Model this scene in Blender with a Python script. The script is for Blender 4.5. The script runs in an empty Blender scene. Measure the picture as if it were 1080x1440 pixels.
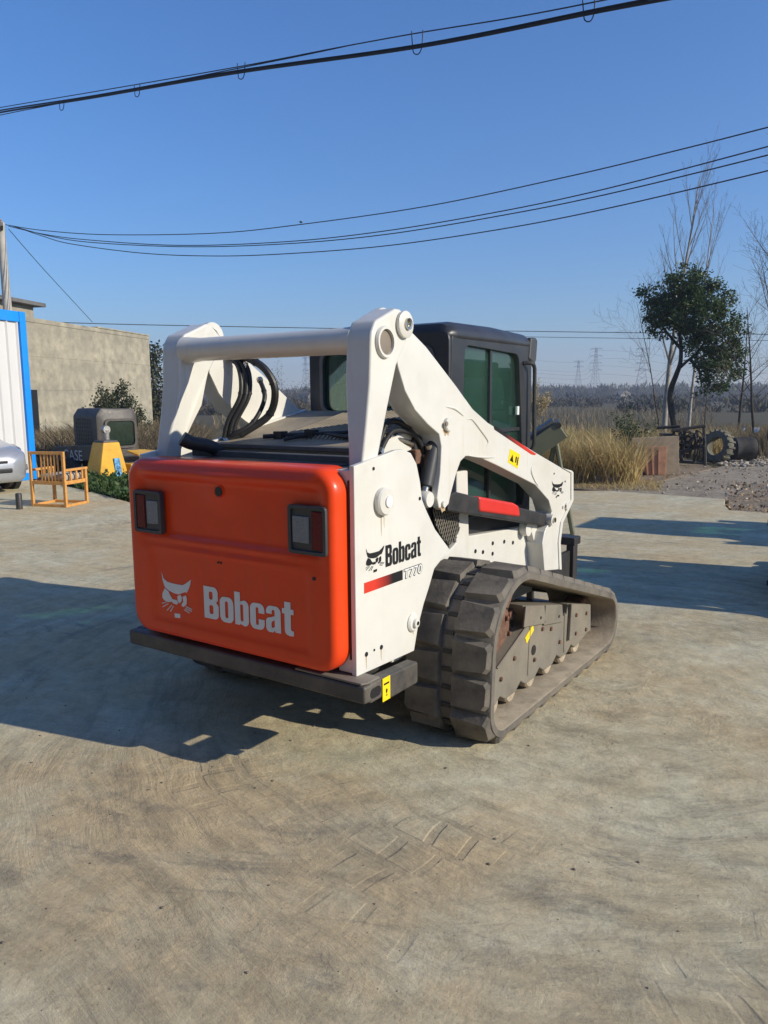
import bpy, bmesh, math, random
import numpy as np
from mathutils import Vector, Matrix, noise
from mathutils.geometry import tessellate_polygon
random.seed(7); RNG = np.random.default_rng(11)
PI = math.pi
sc = bpy.context.scene
COL = sc.collection

# ------------------------------------------------------------------ camera
CX, CY, CH, YAW, PIT, FPX, ROLL = 2.424, -2.457, 1.586, math.radians(-34.177), math.radians(8.492), 1091.2, math.radians(-.434)
FW = Vector((math.sin(YAW)*math.cos(PIT), math.cos(YAW)*math.cos(PIT), -math.sin(PIT)))
RT = Vector((math.cos(YAW), -math.sin(YAW), 0)); UP = RT.cross(FW)
RT, UP = RT*math.cos(ROLL)+UP*math.sin(ROLL), UP*math.cos(ROLL)-RT*math.sin(ROLL)
CAM = Vector((CX, CY, CH))
cd = bpy.data.cameras.new('camera'); co = bpy.data.objects.new('camera', cd); COL.objects.link(co)
cd.sensor_fit = 'VERTICAL'; cd.sensor_height = 36; cd.sensor_width = 27; cd.lens = 36*FPX/1440
cd.clip_start = .05; cd.clip_end = 9000
co.matrix_world = Matrix(((RT.x, UP.x, -FW.x, CX), (RT.y, UP.y, -FW.y, CY), (RT.z, UP.z, -FW.z, CH), (0, 0, 0, 1)))
sc.camera = co
# ------------------------------------------------------------------ light
SUN_EL = math.radians(26.5); SUN_AZ = math.radians(77.5)          # azimuth from +Y towards +X
SUN = Vector((math.sin(SUN_AZ)*math.cos(SUN_EL), math.cos(SUN_AZ)*math.cos(SUN_EL), math.sin(SUN_EL)))
w = bpy.data.worlds.new('World'); sc.world = w; w.use_nodes = True
nt = w.node_tree; nt.nodes.clear()
sk = nt.nodes.new('ShaderNodeTexSky'); sk.sky_type = 'NISHITA'; sk.sun_disc = False
sk.sun_elevation = SUN_EL; sk.sun_rotation = SUN_AZ; sk.air_density = 1.35; sk.dust_density = 0.0; sk.ozone_density = 10.0; sk.altitude = 0
bg = nt.nodes.new('ShaderNodeBackground'); bg.inputs['Strength'].default_value = .119
ow = nt.nodes.new('ShaderNodeOutputWorld')
hs = nt.nodes.new('ShaderNodeHueSaturation'); hs.inputs['Saturation'].default_value = 1.06; nt.links.new(sk.outputs[0], hs.inputs['Color']); tn = nt.nodes.new('ShaderNodeMix'); tn.data_type = 'RGBA'; tn.blend_type = 'MULTIPLY'; tn.inputs[0].default_value = 1; tn.inputs[7].default_value = (1.03, 1.0, 1.12, 1); nt.links.new(hs.outputs[0], tn.inputs[6]); nt.links.new(tn.outputs[2], bg.inputs[0]); nt.links.new(bg.outputs[0], ow.inputs[0])
sl = bpy.data.lights.new('sun', 'SUN'); sl.energy = 4.9; sl.angle = math.radians(.5); sl.color = (1, .92, .76)
so = bpy.data.objects.new('sun', sl); COL.objects.link(so)
so.rotation_mode = 'QUATERNION'; so.rotation_quaternion = SUN.to_track_quat('Z', 'Y'); so.location = (8, 2, 12)
vs = sc.view_settings; vs.view_transform = 'Standard'; vs.look = 'None'; vs.exposure = .18; vs.gamma = 1; vs.use_curve_mapping = False
sc.render.engine = 'CYCLES'; sc.cycles.use_denoising = True; sc.cycles.max_bounces = 8; sc.cycles.transparent_max_bounces = 12
sc.cycles.volume_bounces = 0

# ------------------------------------------------------------------ pixel -> place (photo is 1080 x 1440)
def ray(u, v): return FW + RT*((u-540)/FPX) + UP*((720-v)/FPX)
def atX(u, v, X):
    d = ray(u, v); p = CAM + d*((X-CX)/d.x); return p
def SYZ(u, v, X): p = atX(u, v, X); return (p.y, p.z)
def atY(u, v, Y):
    d = ray(u, v); return CAM + d*((Y-CY)/d.y)
def G(u, v, z=0.0):
    d = ray(u, v); return CAM + d*((z-CH)/d.z)
def D(u, v, dist):
    d = ray(u, v); return CAM + d*(dist/math.hypot(d.x, d.y))

# ------------------------------------------------------------------ mesh builder
class MB:
    def __init__(s): s.v = []; s.f = []; s.m = []
    def add(s, vs_, fs, mi=0):
        o = len(s.v); s.v.extend([tuple(p) for p in vs_]); s.f.extend([tuple(i+o for i in f) for f in fs]); s.m.extend([mi]*len(fs)); return s
    def box(s, a, b, mi=0, M=None):
        x0, y0, z0 = a; x1, y1, z1 = b
        p = [(x0,y0,z0),(x1,y0,z0),(x1,y1,z0),(x0,y1,z0),(x0,y0,z1),(x1,y0,z1),(x1,y1,z1),(x0,y1,z1)]
        if M is not None: p = [tuple(M @ Vector(q)) for q in p]
        return s.add(p, [(0,3,2,1),(4,5,6,7),(0,1,5,4),(1,2,6,5),(2,3,7,6),(3,0,4,7)], mi)
    def prism(s, poly, axis, a, b, mi=0):
        """poly: 2-D outline in the plane normal to axis; a, b: end coordinates, or functions of the 2-D point"""
        fa = a if callable(a) else (lambda p: a); fb = b if callable(b) else (lambda p: b)
        def P(p, c):
            return (c, p[0], p[1]) if axis == 'X' else (p[0], c, p[1]) if axis == 'Y' else (p[0], p[1], c)
        n = len(poly); vs_ = [P(p, fa(p)) for p in poly]+[P(p, fb(p)) for p in poly]
        return s.add(vs_, [tuple(range(n))[::-1], tuple(range(n, 2*n))]+[(i, (i+1) % n, n+(i+1) % n, n+i) for i in range(n)], mi)
    def ring(s, outer, inner, axis, a, b, mi=0):
        def P(p, c):
            return (c, p[0], p[1]) if axis == 'X' else (p[0], c, p[1]) if axis == 'Y' else (p[0], p[1], c)
        n = len(outer); vs_ = [P(p, a) for p in outer]+[P(p, a) for p in inner]+[P(p, b) for p in outer]+[P(p, b) for p in inner]
        fs = []
        for i in range(n):
            j = (i+1) % n
            fs += [(i, j, n+j, n+i), (2*n+i, 3*n+i, 3*n+j, 2*n+j), (i, 2*n+i, 2*n+j, j), (n+i, n+j, 3*n+j, 3*n+i)]
        return s.add(vs_, fs, mi)
    def tube(s, pts, r, n=8, mi=0, cap=True):
        pts = [Vector(p) for p in pts]; k = len(pts); rs = r if isinstance(r, (list, tuple)) else [r]*k
        vs_ = []; ref = None
        for i, p in enumerate(pts):
            t = (pts[min(i+1, k-1)]-pts[max(i-1, 0)]).normalized()
            if ref is None:
                ref = Vector((0, 0, 1)) if abs(t.z) < .9 else Vector((1, 0, 0))
            a = (ref - t*ref.dot(t))
            if a.length < 1e-6: a = t.orthogonal()
            a.normalize(); b = t.cross(a); ref = a
            for q in range(n):
                an = 2*PI*q/n; vs_.append(p+(a*math.cos(an)+b*math.sin(an))*rs[i])
        fs = []
        for i in range(k-1):
            for q in range(n):
                fs.append((i*n+q, i*n+(q+1) % n, (i+1)*n+(q+1) % n, (i+1)*n+q))
        if cap: fs += [tuple(range(n))[::-1], tuple(range((k-1)*n, k*n))]
        return s.add(vs_, fs, mi)
    def cyl(s, p0, p1, r0, r1=None, n=20, mi=0):
        return s.tube([p0, p1], [r0, r0 if r1 is None else r1], n, mi)
    def lathe(s, prof, c, axis='X', n=28, mi=0, closed=False):
        """prof: list of (radius, along) pairs about an axis through c"""
        vs_ = []; k = len(prof)
        for i in range(n):
            a = 2*PI*i/n; ca, sa = math.cos(a), math.sin(a)
            for r, h in prof:
                if axis == 'X': vs_.append((c[0]+h, c[1]+r*ca, c[2]+r*sa))
                elif axis == 'Y': vs_.append((c[0]+r*ca, c[1]+h, c[2]+r*sa))
                else: vs_.append((c[0]+r*ca, c[1]+r*sa, c[2]+h))
        fs = []
        for i in range(n):
            j = (i+1) % n
            for q in range(k if closed else k-1):
                q2 = (q+1) % k
                fs.append((i*k+q, j*k+q, j*k+q2, i*k+q2))
        if not closed:
            fs += [tuple(i*k for i in range(n))[::-1], tuple(i*k+k-1 for i in range(n))]
        return s.add(vs_, fs, mi)
    def loft(s, rings, mi=0, cap=True):
        n = len(rings[0]); vs_ = [p for r in rings for p in r]; fs = []
        for i in range(len(rings)-1):
            for q in range(n):
                fs.append((i*n+q, i*n+(q+1) % n, (i+1)*n+(q+1) % n, (i+1)*n+q))
        if cap: fs += [tuple(range(n))[::-1], tuple(range((len(rings)-1)*n, len(rings)*n))]
        return s.add(vs_, fs, mi)
    def data(s, name, mats, smooth=35, recalc=True):
        me = bpy.data.meshes.new(name); me.from_pydata(s.v, [], s.f)
        mats = mats if isinstance(mats, (list, tuple)) else [mats]
        for m in mats: me.materials.append(M[m] if isinstance(m, str) else m)
        if any(s.m): me.polygons.foreach_set('material_index', s.m)
        if recalc:
            bm = bmesh.new(); bm.from_mesh(me); bmesh.ops.recalc_face_normals(bm, faces=bm.faces); bm.to_mesh(me); bm.free()
        if smooth:
            me.shade_smooth(); me.set_sharp_from_angle(angle=math.radians(smooth))
        me.update(); return me
    def build(s, name, mats, parent=None, bevel=0, seg=2, smooth=35, recalc=True):
        o = bpy.data.objects.new(name, s.data(name, mats, smooth, recalc)); COL.objects.link(o)
        if parent: o.parent = parent
        if bevel:
            b = o.modifiers.new('bevel', 'BEVEL'); b.width = bevel; b.segments = seg; b.limit_method = 'ANGLE'
            b.angle_limit = math.radians(32); b.harden_normals = True; b.use_clamp_overlap = True
        return o
def tag(o, label=None, cat=None, group=None, kind=None):
    if label: o['label'] = label
    if cat: o['category'] = cat
    if group: o['group'] = group
    if kind: o['kind'] = kind
    return o
def empty(name, loc, rz=0):
    o = bpy.data.objects.new(name, None); COL.objects.link(o); o.location = loc; o.rotation_euler = (0, 0, rz); o.empty_display_size = .2; return o
def link_copy(o, parent=None):
    c = o.copy(); COL.objects.link(c); c.parent = parent; return c
def copy_tree(o, parent=None):
    kids = list(o.children); c = link_copy(o, parent)
    for k in kids: copy_tree(k, c)
    return c
def rrect(x0, y0, x1, y1, r, n=6):
    out = []
    for cx, cy, a0 in ((x1-r, y1-r, 0), (x0+r, y1-r, 90), (x0+r, y0+r, 180), (x1-r, y0+r, 270)):
        for i in range(n+1):
            a = math.radians(a0+90*i/n); out.append((cx+r*math.cos(a), cy+r*math.sin(a)))
    return out
def fillet(poly, r, n=4):
    """round the corners of a polygon (list of 2-D points, optional third entry = own radius)"""
    out = []; k = len(poly)
    for i in range(k):
        p = Vector(poly[i][:2]); a = Vector(poly[i-1][:2]); b = Vector(poly[(i+1) % k][:2])
        rr = poly[i][2] if len(poly[i]) > 2 else r
        da = (a-p); db = (b-p); la, lb = da.length, db.length
        t = min(rr, la*.45, lb*.45)
        if t < 1e-5: out.append(tuple(p)); continue
        p0 = p+da.normalized()*t; p1 = p+db.normalized()*t
        for q in range(n+1):
            f = q/n; out.append(tuple(p0*(1-f)**2+p*2*f*(1-f)+p1*f*f))
    return out
def smooth_line(pts, n=6):
    """Catmull-Rom through 3-D (or 2-D) points"""
    P = [Vector(p) for p in pts]; out = []
    for i in range(len(P)-1):
        a = P[max(i-1, 0)]; b = P[i]; c = P[i+1]; d = P[min(i+2, len(P)-1)]
        for q in range(n):
            t = q/n
            out.append(.5*((2*b)+(c-a)*t+(2*a-5*b+4*c-d)*t*t+(3*b-a-3*c+d)*t**3))
    out.append(P[-1]); return out

# ------------------------------------------------------------------ materials
M = {}
def N(nt, kind, **kw):
    n = nt.nodes.new('ShaderNode'+kind)
    for k, v in kw.items():
        if k in n.inputs: n.inputs[k].default_value = v
        else: setattr(n, k, v)
    return n
def newmat(name):
    m = bpy.data.materials.new(name); m.use_nodes = True; nt = m.node_tree; b = nt.nodes['Principled BSDF']; M[name] = m
    return m, nt, b
def ramp(nt, pts, inp):
    r = nt.nodes.new('ShaderNodeValToRGB'); e = r.color_ramp.elements
    while len(e) < len(pts): e.new(.5)
    for i, (p, c) in enumerate(pts):
        e[i].position = p; e[i].color = (*c, 1) if len(c) == 3 else c
    nt.links.new(inp, r.inputs[0]); return r
def mixc(nt, fac, a, b, blend='MIX'):
    n = nt.nodes.new('ShaderNodeMix'); n.data_type = 'RGBA'; n.blend_type = blend
    for sock, val in ((n.inputs[0], fac), (n.inputs[6], a), (n.inputs[7], b)):
        if hasattr(val, 'is_linked') or hasattr(val, 'links'): nt.links.new(val, sock)
        elif isinstance(val, (int, float)): sock.default_value = val
        else: sock.default_value = (*val, 1)
    return n.outputs[2]
def math_(nt, op, a, b=None, clamp=False):
    n = nt.nodes.new('ShaderNodeMath'); n.operation = op; n.use_clamp = clamp
    for i, val in enumerate((a, b)):
        if val is None: continue
        if hasattr(val, 'links'): nt.links.new(val, n.inputs[i])
        else: n.inputs[i].default_value = val
    return n.outputs[0]
def pm(name, col, rough=.5, metal=0, var=.12, scale=9, bump=0, bscale=60, dust=0, dcol=(.33, .27, .19), spec=.5, coat=0, chips=0, drip=0, streak=False):
    """paint, steel, rubber, wood ...: base colour, tonal variation, dirt in patches of its own and fine relief"""
    m, nt, b = newmat(name)
    tc = N(nt, 'TexCoord'); L = nt.links
    mp = N(nt, 'Mapping'); L.new(tc.outputs['Object'], mp.inputs[0])
    if streak: mp.inputs['Scale'].default_value = (1, 1, .12)
    n1 = N(nt, 'TexNoise', Scale=scale, Detail=6.0, Roughness=.6); L.new(mp.outputs[0], n1.inputs['Vector'])
    dk = tuple(c*(1-var*1.6) for c in col); lt = tuple(min(1, c*(1+var)) for c in col)
    out = ramp(nt, [(.3, dk), (.5, col), (.72, lt)], n1.outputs[0]).outputs[0]
    if dust:
        n2 = N(nt, 'TexNoise', Scale=scale*.45, Detail=9.0, Roughness=.72); L.new(mp.outputs[0], n2.inputs['Vector'])
        f = ramp(nt, [(.5-dust*.22, (0, 0, 0)), (.78-dust*.1, (dust, dust, dust))], n2.outputs[0]).outputs[0]
        out = mixc(nt, f, out, dcol)
    if drip:      # run-off streaks down the panel
        m2 = N(nt, 'Mapping'); L.new(tc.outputs['Object'], m2.inputs[0]); m2.inputs['Scale'].default_value = (1, 1, .05)
        n5 = N(nt, 'TexNoise', Scale=38.0, Detail=5.0, Roughness=.7); L.new(m2.outputs[0], n5.inputs['Vector'])
        n6 = N(nt, 'TexNoise', Scale=2.6, Detail=4.0); L.new(tc.outputs['Object'], n6.inputs['Vector'])
        f = math_(nt, 'MULTIPLY', ramp(nt, [(.54, (0, 0, 0)), (.72, (drip, drip, drip))], n5.outputs[0]).outputs[0], ramp(nt, [(.40, (0, 0, 0)), (.62, (1, 1, 1))], n6.outputs[0]).outputs[0])
        out = mixc(nt, f, out, dcol)
    if chips:     # small worn spots
        n7 = N(nt, 'TexNoise', Scale=26.0, Detail=3.0, Roughness=.6); L.new(tc.outputs['Object'], n7.inputs['Vector'])
        out = mixc(nt, ramp(nt, [(.735, (0, 0, 0)), (.76, (chips, chips, chips))], n7.outputs[0]).outputs[0], out, (.10, .07, .05))
    L.new(out, b.inputs['Base Color'])
    n3 = N(nt, 'TexNoise', Scale=scale*2.3, Detail=4.0); L.new(tc.outputs['Object'], n3.inputs['Vector'])
    mr = N(nt, 'MapRange'); L.new(n3.outputs[0], mr.inputs[0])
    mr.inputs[3].default_value = max(.02, rough-.12); mr.inputs[4].default_value = min(1, rough+.15); L.new(mr.outputs[0], b.inputs['Roughness'])
    b.inputs['Metallic'].default_value = metal; b.inputs['Specular IOR Level'].default_value = spec
    if coat: b.inputs['Coat Weight'].default_value = coat; b.inputs['Coat Roughness'].default_value = .12
    if bump:
        n4 = N(nt, 'TexNoise', Scale=bscale, Detail=5.0); L.new(tc.outputs['Object'], n4.inputs['Vector'])
        bp = N(nt, 'Bump', Strength=bump, Distance=.01); L.new(n4.outputs[0], bp.inputs['Height']); L.new(bp.outputs[0], b.inputs['Normal'])
    return m
def tintmat(name, stops, rough=.7, trans=0, attr='tint'):
    """vegetation: colour picked per leaf / blade from a mesh attribute"""
    m, nt, b = newmat(name); L = nt.links
    a = N(nt, 'Attribute'); a.attribute_name = attr
    r = ramp(nt, stops, a.outputs['Fac']); L.new(r.outputs[0], b.inputs['Base Color'])
    b.inputs['Roughness'].default_value = rough; b.inputs['Specular IOR Level'].default_value = .25
    if trans:
        t = N(nt, 'BsdfTranslucent'); L.new(r.outputs[0], t.inputs[0]); mx = N(nt, 'MixShader'); mx.inputs[0].default_value = trans
        L.new(b.outputs[0], mx.inputs[1]); L.new(t.outputs[0], mx.inputs[2]); L.new(mx.outputs[0], nt.nodes['Material Output'].inputs[0])
    return m
def glassmat(name, tint, refl=.08, rough=.02, dirt=.0, dcol=(.2, .3, .27)):
    m, nt, b = newmat(name); L = nt.links; nt.nodes.remove(b)
    t = N(nt, 'BsdfTransparent'); t.inputs[0].default_value = (*tint, 1)
    g = N(nt, 'BsdfGlossy'); g.inputs['Roughness'].default_value = rough; g.inputs[0].default_value = (.9, 1, .97, 1)
    fr = N(nt, 'Fresnel', IOR=1.5); f = math_(nt, 'ADD', fr.outputs[0], refl, True)
    mx = N(nt, 'MixShader'); L.new(f, mx.inputs[0]); L.new(t.outputs[0], mx.inputs[1]); L.new(g.outputs[0], mx.inputs[2])
    if dirt:  # dirt film whose green also brightens the glass like light from inside
        tc = N(nt, 'TexCoord'); nz = N(nt, 'TexNoise', Scale=1.6, Detail=2.0); L.new(tc.outputs['Object'], nz.inputs['Vector'])
        df = N(nt, 'BsdfDiffuse'); df.inputs[0].default_value = (*dcol, 1); m2 = N(nt, 'MixShader')
        L.new(math_(nt, 'MULTIPLY', nz.outputs[0], dirt*2), m2.inputs[0]); L.new(mx.outputs[0], m2.inputs[1]); L.new(df.outputs[0], m2.inputs[2]); mx = m2
    L.new(mx.outputs[0], nt.nodes['Material Output'].inputs[0]); return m

pm('white_paint', (.66, .645, .59), .34, var=.035, scale=5, dust=.30, dcol=(.50, .43, .32), coat=.2, chips=.8, drip=.45)
pm('white_decal', (.72, .72, .70), .4, var=.02)
pm('black_decal', (.012, .012, .014), .4, var=.02)
pm('orange_paint', (.78, .055, .006), .34, var=.05, scale=4, dust=.10, dcol=(.42, .11, .05), spec=.3, coat=.12, drip=.4, chips=.35)
pm('red_guard', (.62, .035, .025), .38, var=.06)
pm('black_steel', (.022, .022, .024), .5, var=.2, dust=.35, dcol=(.12, .10, .08), bump=.1)
pm('dark_grey_plastic', (.042, .044, .048), .45, var=.12, dust=.25, dcol=(.11, .10, .085))
pm('cab_paint', (.028, .029, .032), .36, var=.1, dust=.25, dcol=(.10, .09, .08))
pm('deck_grey', (.075, .08, .085), .5, var=.15, dust=.55, dcol=(.24, .20, .15))
pm('hood_dusty', (.17, .145, .11), .7, var=.2, scale=7, dust=.9, dcol=(.42, .345, .24))
pm('track_dust', (.30, .25, .18), .9, var=.25, scale=10, dust=.6, dcol=(.16, .135, .10), bump=.2)
pm('bumper_steel', (.042, .040, .038), .55, var=.2, dust=.6, dcol=(.20, .17, .13), bump=.15)
pm('frame_steel', (.15, .14, .118), .6, var=.2, scale=6, dust=.7, dcol=(.27, .225, .165), bump=.15)
pm('rubber', (.082, .075, .066), .78, var=.25, scale=9, dust=.85, dcol=(.21, .18, .14), bump=.3, bscale=45)
pm('rubber_groove', (.03, .028, .027), .8, var=.25, dust=.4, dcol=(.12, .10, .08), bump=.3)
pm('rust', (.14, .065, .04), .8, var=.4, scale=30, dust=.4, dcol=(.22, .16, .11), bump=.6)
pm('roller_steel', (.40, .33, .24), .6, var=.25, scale=15, dust=.4, dcol=(.3, .24, .17))
pm('chrome', (.55, .5, .42), .25, metal=1, var=.1)
pm('hose_rubber', (.014, .014, .015), .5, var=.2)
pm('yellow_label', (.85, .62, .01), .4, var=.04)
pm('lens_red', (.13, .006, .010), .25, var=.1, spec=.25)
pm('lens_clear', (.20, .205, .21), .15, var=.12, scale=60, bump=.5, bscale=160)
pm('tube_inside', (.20, .165, .13), .7, var=.2)
pm('seat_black', (.015, .015, .016), .7, var=.2)
glassmat('cab_glass', (.52, .78, .70), .05, dirt=.06)
glassmat('screen_glass', (.35, .42, .40), .07)
def stripe(name, axis, a, b, c0, c1):
    m, nt, bs = newmat(name); tc = N(nt, 'TexCoord'); sx = N(nt, 'SeparateXYZ'); nt.links.new(tc.outputs['Object'], sx.inputs[0])
    mr = N(nt, 'MapRange'); nt.links.new(sx.outputs[axis], mr.inputs[0]); mr.inputs[1].default_value = a; mr.inputs[2].default_value = b
    r = ramp(nt, [(.25, c0), (.72, c1)], mr.outputs[0]); nt.links.new(r.outputs[0], bs.inputs['Base Color']); bs.inputs['Roughness'].default_value = .4
# ================================================================== ground
def polar(nt, pos, cx, cy):
    s = N(nt, 'VectorMath', operation='SUBTRACT'); nt.links.new(pos, s.inputs[0]); s.inputs[1].default_value = (cx, cy, 0)
    x = N(nt, 'SeparateXYZ'); nt.links.new(s.outputs[0], x.inputs[0])
    r = math_(nt, 'SQRT', math_(nt, 'ADD', math_(nt, 'MULTIPLY', x.outputs[0], x.outputs[0]), math_(nt, 'MULTIPLY', x.outputs[1], x.outputs[1])))
    a = math_(nt, 'ARCTAN2', x.outputs[1], x.outputs[0]); return r, a
def comb(nt, a, b, ka, kb):
    c = N(nt, 'CombineXYZ'); nt.links.new(math_(nt, 'MULTIPLY', a, ka), c.inputs[0]); nt.links.new(math_(nt, 'MULTIPLY', b, kb), c.inputs[1]); return c.outputs[0]
def noise_(nt, vec, scale, detail=6, rough=.6, dist=0):
    n = N(nt, 'TexNoise', Scale=scale, Detail=float(detail), Roughness=rough, Distortion=dist); nt.links.new(vec, n.inputs['Vector']); return n.outputs[0]
def concrete():
    m, nt, b = newmat('yard_concrete'); L = nt.links
    tc = N(nt, 'TexCoord'); pos = tc.outputs['Object']
    def warp(src, scale, amp):
        wn = N(nt, 'TexNoise', Scale=scale, Detail=2.0); L.new(src, wn.inputs['Vector'])
        wv = N(nt, 'VectorMath', operation='SCALE'); L.new(wn.outputs[1], wv.inputs[0]); wv.inputs['Scale'].default_value = amp
        ad = N(nt, 'VectorMath', operation='ADD'); L.new(src, ad.inputs[0]); L.new(wv.outputs[0], ad.inputs[1]); return ad.outputs[0]
    pw = warp(pos, .33, 2.2); pn = warp(pos, .8, .5)
    r1, a1 = polar(nt, pn, 1.5, 2.0); r2, a2 = polar(nt, pw, -4.5, 16.0)
    big = noise_(nt, pos, .55, 6, .62); mid = noise_(nt, pn, 2.2, 9, .68); fine = noise_(nt, pos, 55, 6, .7); grit = noise_(nt, pos, 240, 2, .6); mott = noise_(nt, pos, 10, 10, .74, .4)
    st1 = noise_(nt, comb(nt, r1, a1, 7, 2.6), 1, 10, .72, .35)         # scuffs swept round the machine's turning centre
    st2 = noise_(nt, comb(nt, r2, a2, 3.2, 17), 1, 9, .70, .3)        # long sweeping drive marks
    st2b = noise_(nt, comb(nt, r2, a2, 8.0, 38), 1, 9, .74, .4)
    st3 = noise_(nt, comb(nt, r1, a1, 26, 5), 1, 7, .72, .2)
    near = ramp(nt, [(0, (1, 1, 1)), (.6, (.9, .9, .9)), (1, (0, 0, 0))], math_(nt, 'DIVIDE', r1, 5.5, True)).outputs[0]
    near = math_(nt, 'MULTIPLY', near, ramp(nt, [(.34, (.15, .15, .15)), (.54, (1, 1, 1))], noise_(nt, pos, .7, 5, .62)).outputs[0])
    base = ramp(nt, [(.32, (.37, .34, .235)), (.5, (.495, .45, .315)), (.68, (.60, .555, .40))], st2).outputs[0]
    dust = mixc(nt, ramp(nt, [(.42, (0, 0, 0)), (.58, (.9, .9, .9))], math_(nt, 'ADD', math_(nt, 'MULTIPLY', big, .55), math_(nt, 'MULTIPLY', mid, .45))).outputs[0], base, (.49, .38, .225))
    f1 = math_(nt, 'MULTIPLY', near, ramp(nt, [(.48, (0, 0, 0)), (.64, (1, 1, 1))], st1).outputs[0])
    c = mixc(nt, math_(nt, 'MULTIPLY', f1, .58), dust, (.22, .19, .135))
    f1b = math_(nt, 'MULTIPLY', near, ramp(nt, [(.30, (1, 1, 1)), (.43, (0, 0, 0))], st1).outputs[0])
    c = mixc(nt, math_(nt, 'MULTIPLY', f1b, .45), c, (.54, .46, .33))
    f2 = ramp(nt, [(.50, (0, 0, 0)), (.66, (1, 1, 1))], st2b).outputs[0]
    sm = math_(nt, 'MULTIPLY', f2, ramp(nt, [(.49, (0, 0, 0)), (.62, (1, 1, 1))], noise_(nt, pn, .8, 6, .65)).outputs[0])
    c = mixc(nt, math_(nt, 'MULTIPLY', sm, .66), c, (.165, .155, .13))    # dark oily rubber smears
    f3 = ramp(nt, [(.52, (0, 0, 0)), (.72, (1, 1, 1))], st3).outputs[0]; c = mixc(nt, math_(nt, 'MULTIPLY', math_(nt, 'MULTIPLY', f3, near), .16), c, (.26, .22, .16))
    # tread prints: lug-sized blocks in a ring round the turning centre
    bk = N(nt, 'TexBrick', Scale=1.0); bk.offset = .5
    L.new(comb(nt, a1, r1, 2.1, 1.0), bk.inputs['Vector']); bk.inputs['Mortar Size'].default_value = .022; bk.inputs['Mortar Smooth'].default_value = .35; bk.inputs['Brick Width'].default_value = .15; bk.inputs['Row Height'].default_value = .17
    ringm = math_(nt, 'MULTIPLY', ramp(nt, [(.33, (0, 0, 0)), (.38, (1, 1, 1)), (.50, (1, 1, 1)), (.56, (0, 0, 0))], math_(nt, 'DIVIDE', r1, 5, True)).outputs[0], ramp(nt, [(.50, (0, 0, 0)), (.66, (1, 1, 1))], noise_(nt, pos, 1.3, 4, .6)).outputs[0])
    tread = math_(nt, 'MULTIPLY', bk.outputs['Fac'], ringm)
    c = mixc(nt, math_(nt, 'MULTIPLY', tread, .2), c, (.22, .185, .14))
    spk = ramp(nt, [(.70, (0, 0, 0)), (.76, (1, 1, 1))], noise_(nt, pos, 38, 2, .5)).outputs[0]; c = mixc(nt, math_(nt, 'MULTIPLY', spk, .35), c, (.14, .12, .10))
    c = mixc(nt, .38, c, ramp(nt, [(.30, (.22, .22, .21)), (.5, (.5, .5, .49)), (.72, (.80, .79, .76))], mott).outputs[0], 'OVERLAY')
    c = mixc(nt, .20, c, ramp(nt, [(.3, (.25, .25, .25)), (.7, (.75, .75, .75))], fine).outputs[0], 'OVERLAY')
    L.new(c, b.inputs['Base Color']); b.inputs['Roughness'].default_value = .9; b.inputs['Specular IOR Level'].default_value = .12
    h = math_(nt, 'ADD', math_(nt, 'ADD', math_(nt, 'MULTIPLY', st1, near), math_(nt, 'MULTIPLY', mid, .8)), math_(nt, 'ADD', math_(nt, 'ADD', math_(nt, 'MULTIPLY', fine, .16), math_(nt, 'MULTIPLY', mott, .35)), math_(nt, 'MULTIPLY', grit, .05)))
    h = math_(nt, 'SUBTRACT', math_(nt, 'ADD', h, math_(nt, 'MULTIPLY', math_(nt, 'MULTIPLY', st3, near), .12)), math_(nt, 'MULTIPLY', tread, .2))
    bp = N(nt, 'Bump', Strength=.75, Distance=.02); L.new(h, bp.inputs['Height']); L.new(bp.outputs[0], b.inputs['Normal'])
concrete()
def earth(name, cols, scale, bump=.6, rough=.95, dist=.05):
    m, nt, b = newmat(name); L = nt.links; tc = N(nt, 'TexCoord'); pos = tc.outputs['Object']
    a = noise_(nt, pos, scale, 9, .7, .3); c = noise_(nt, pos, scale*.13, 5, .6)
    k = math_(nt, 'ADD', math_(nt, 'MULTIPLY', a, .6), math_(nt, 'MULTIPLY', c, .4)); n = len(cols)
    L.new(ramp(nt, [(.32+.38*i/(n-1), q) for i, q in enumerate(cols)], k).outputs[0], b.inputs['Base Color']); b.inputs['Roughness'].default_value = rough; b.inputs['Specular IOR Level'].default_value = .15
    bp = N(nt, 'Bump', Strength=bump, Distance=dist); L.new(noise_(nt, pos, scale*3, 6, .75), bp.inputs['Height']); L.new(bp.outputs[0], b.inputs['Normal'])
earth('field_earth', [(.055, .048, .030), (.10, .08, .05), (.085, .08, .042), (.15, .12, .075)], 1.3)
earth('gravel', [(.17, .14, .105), (.33, .28, .21), (.42, .365, .285)], 7, .9, dist=.03)
earth('rubble_earth', [(.13, .10, .07), (.27, .21, .145), (.37, .30, .215)], 5, .9, dist=.04)

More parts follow.
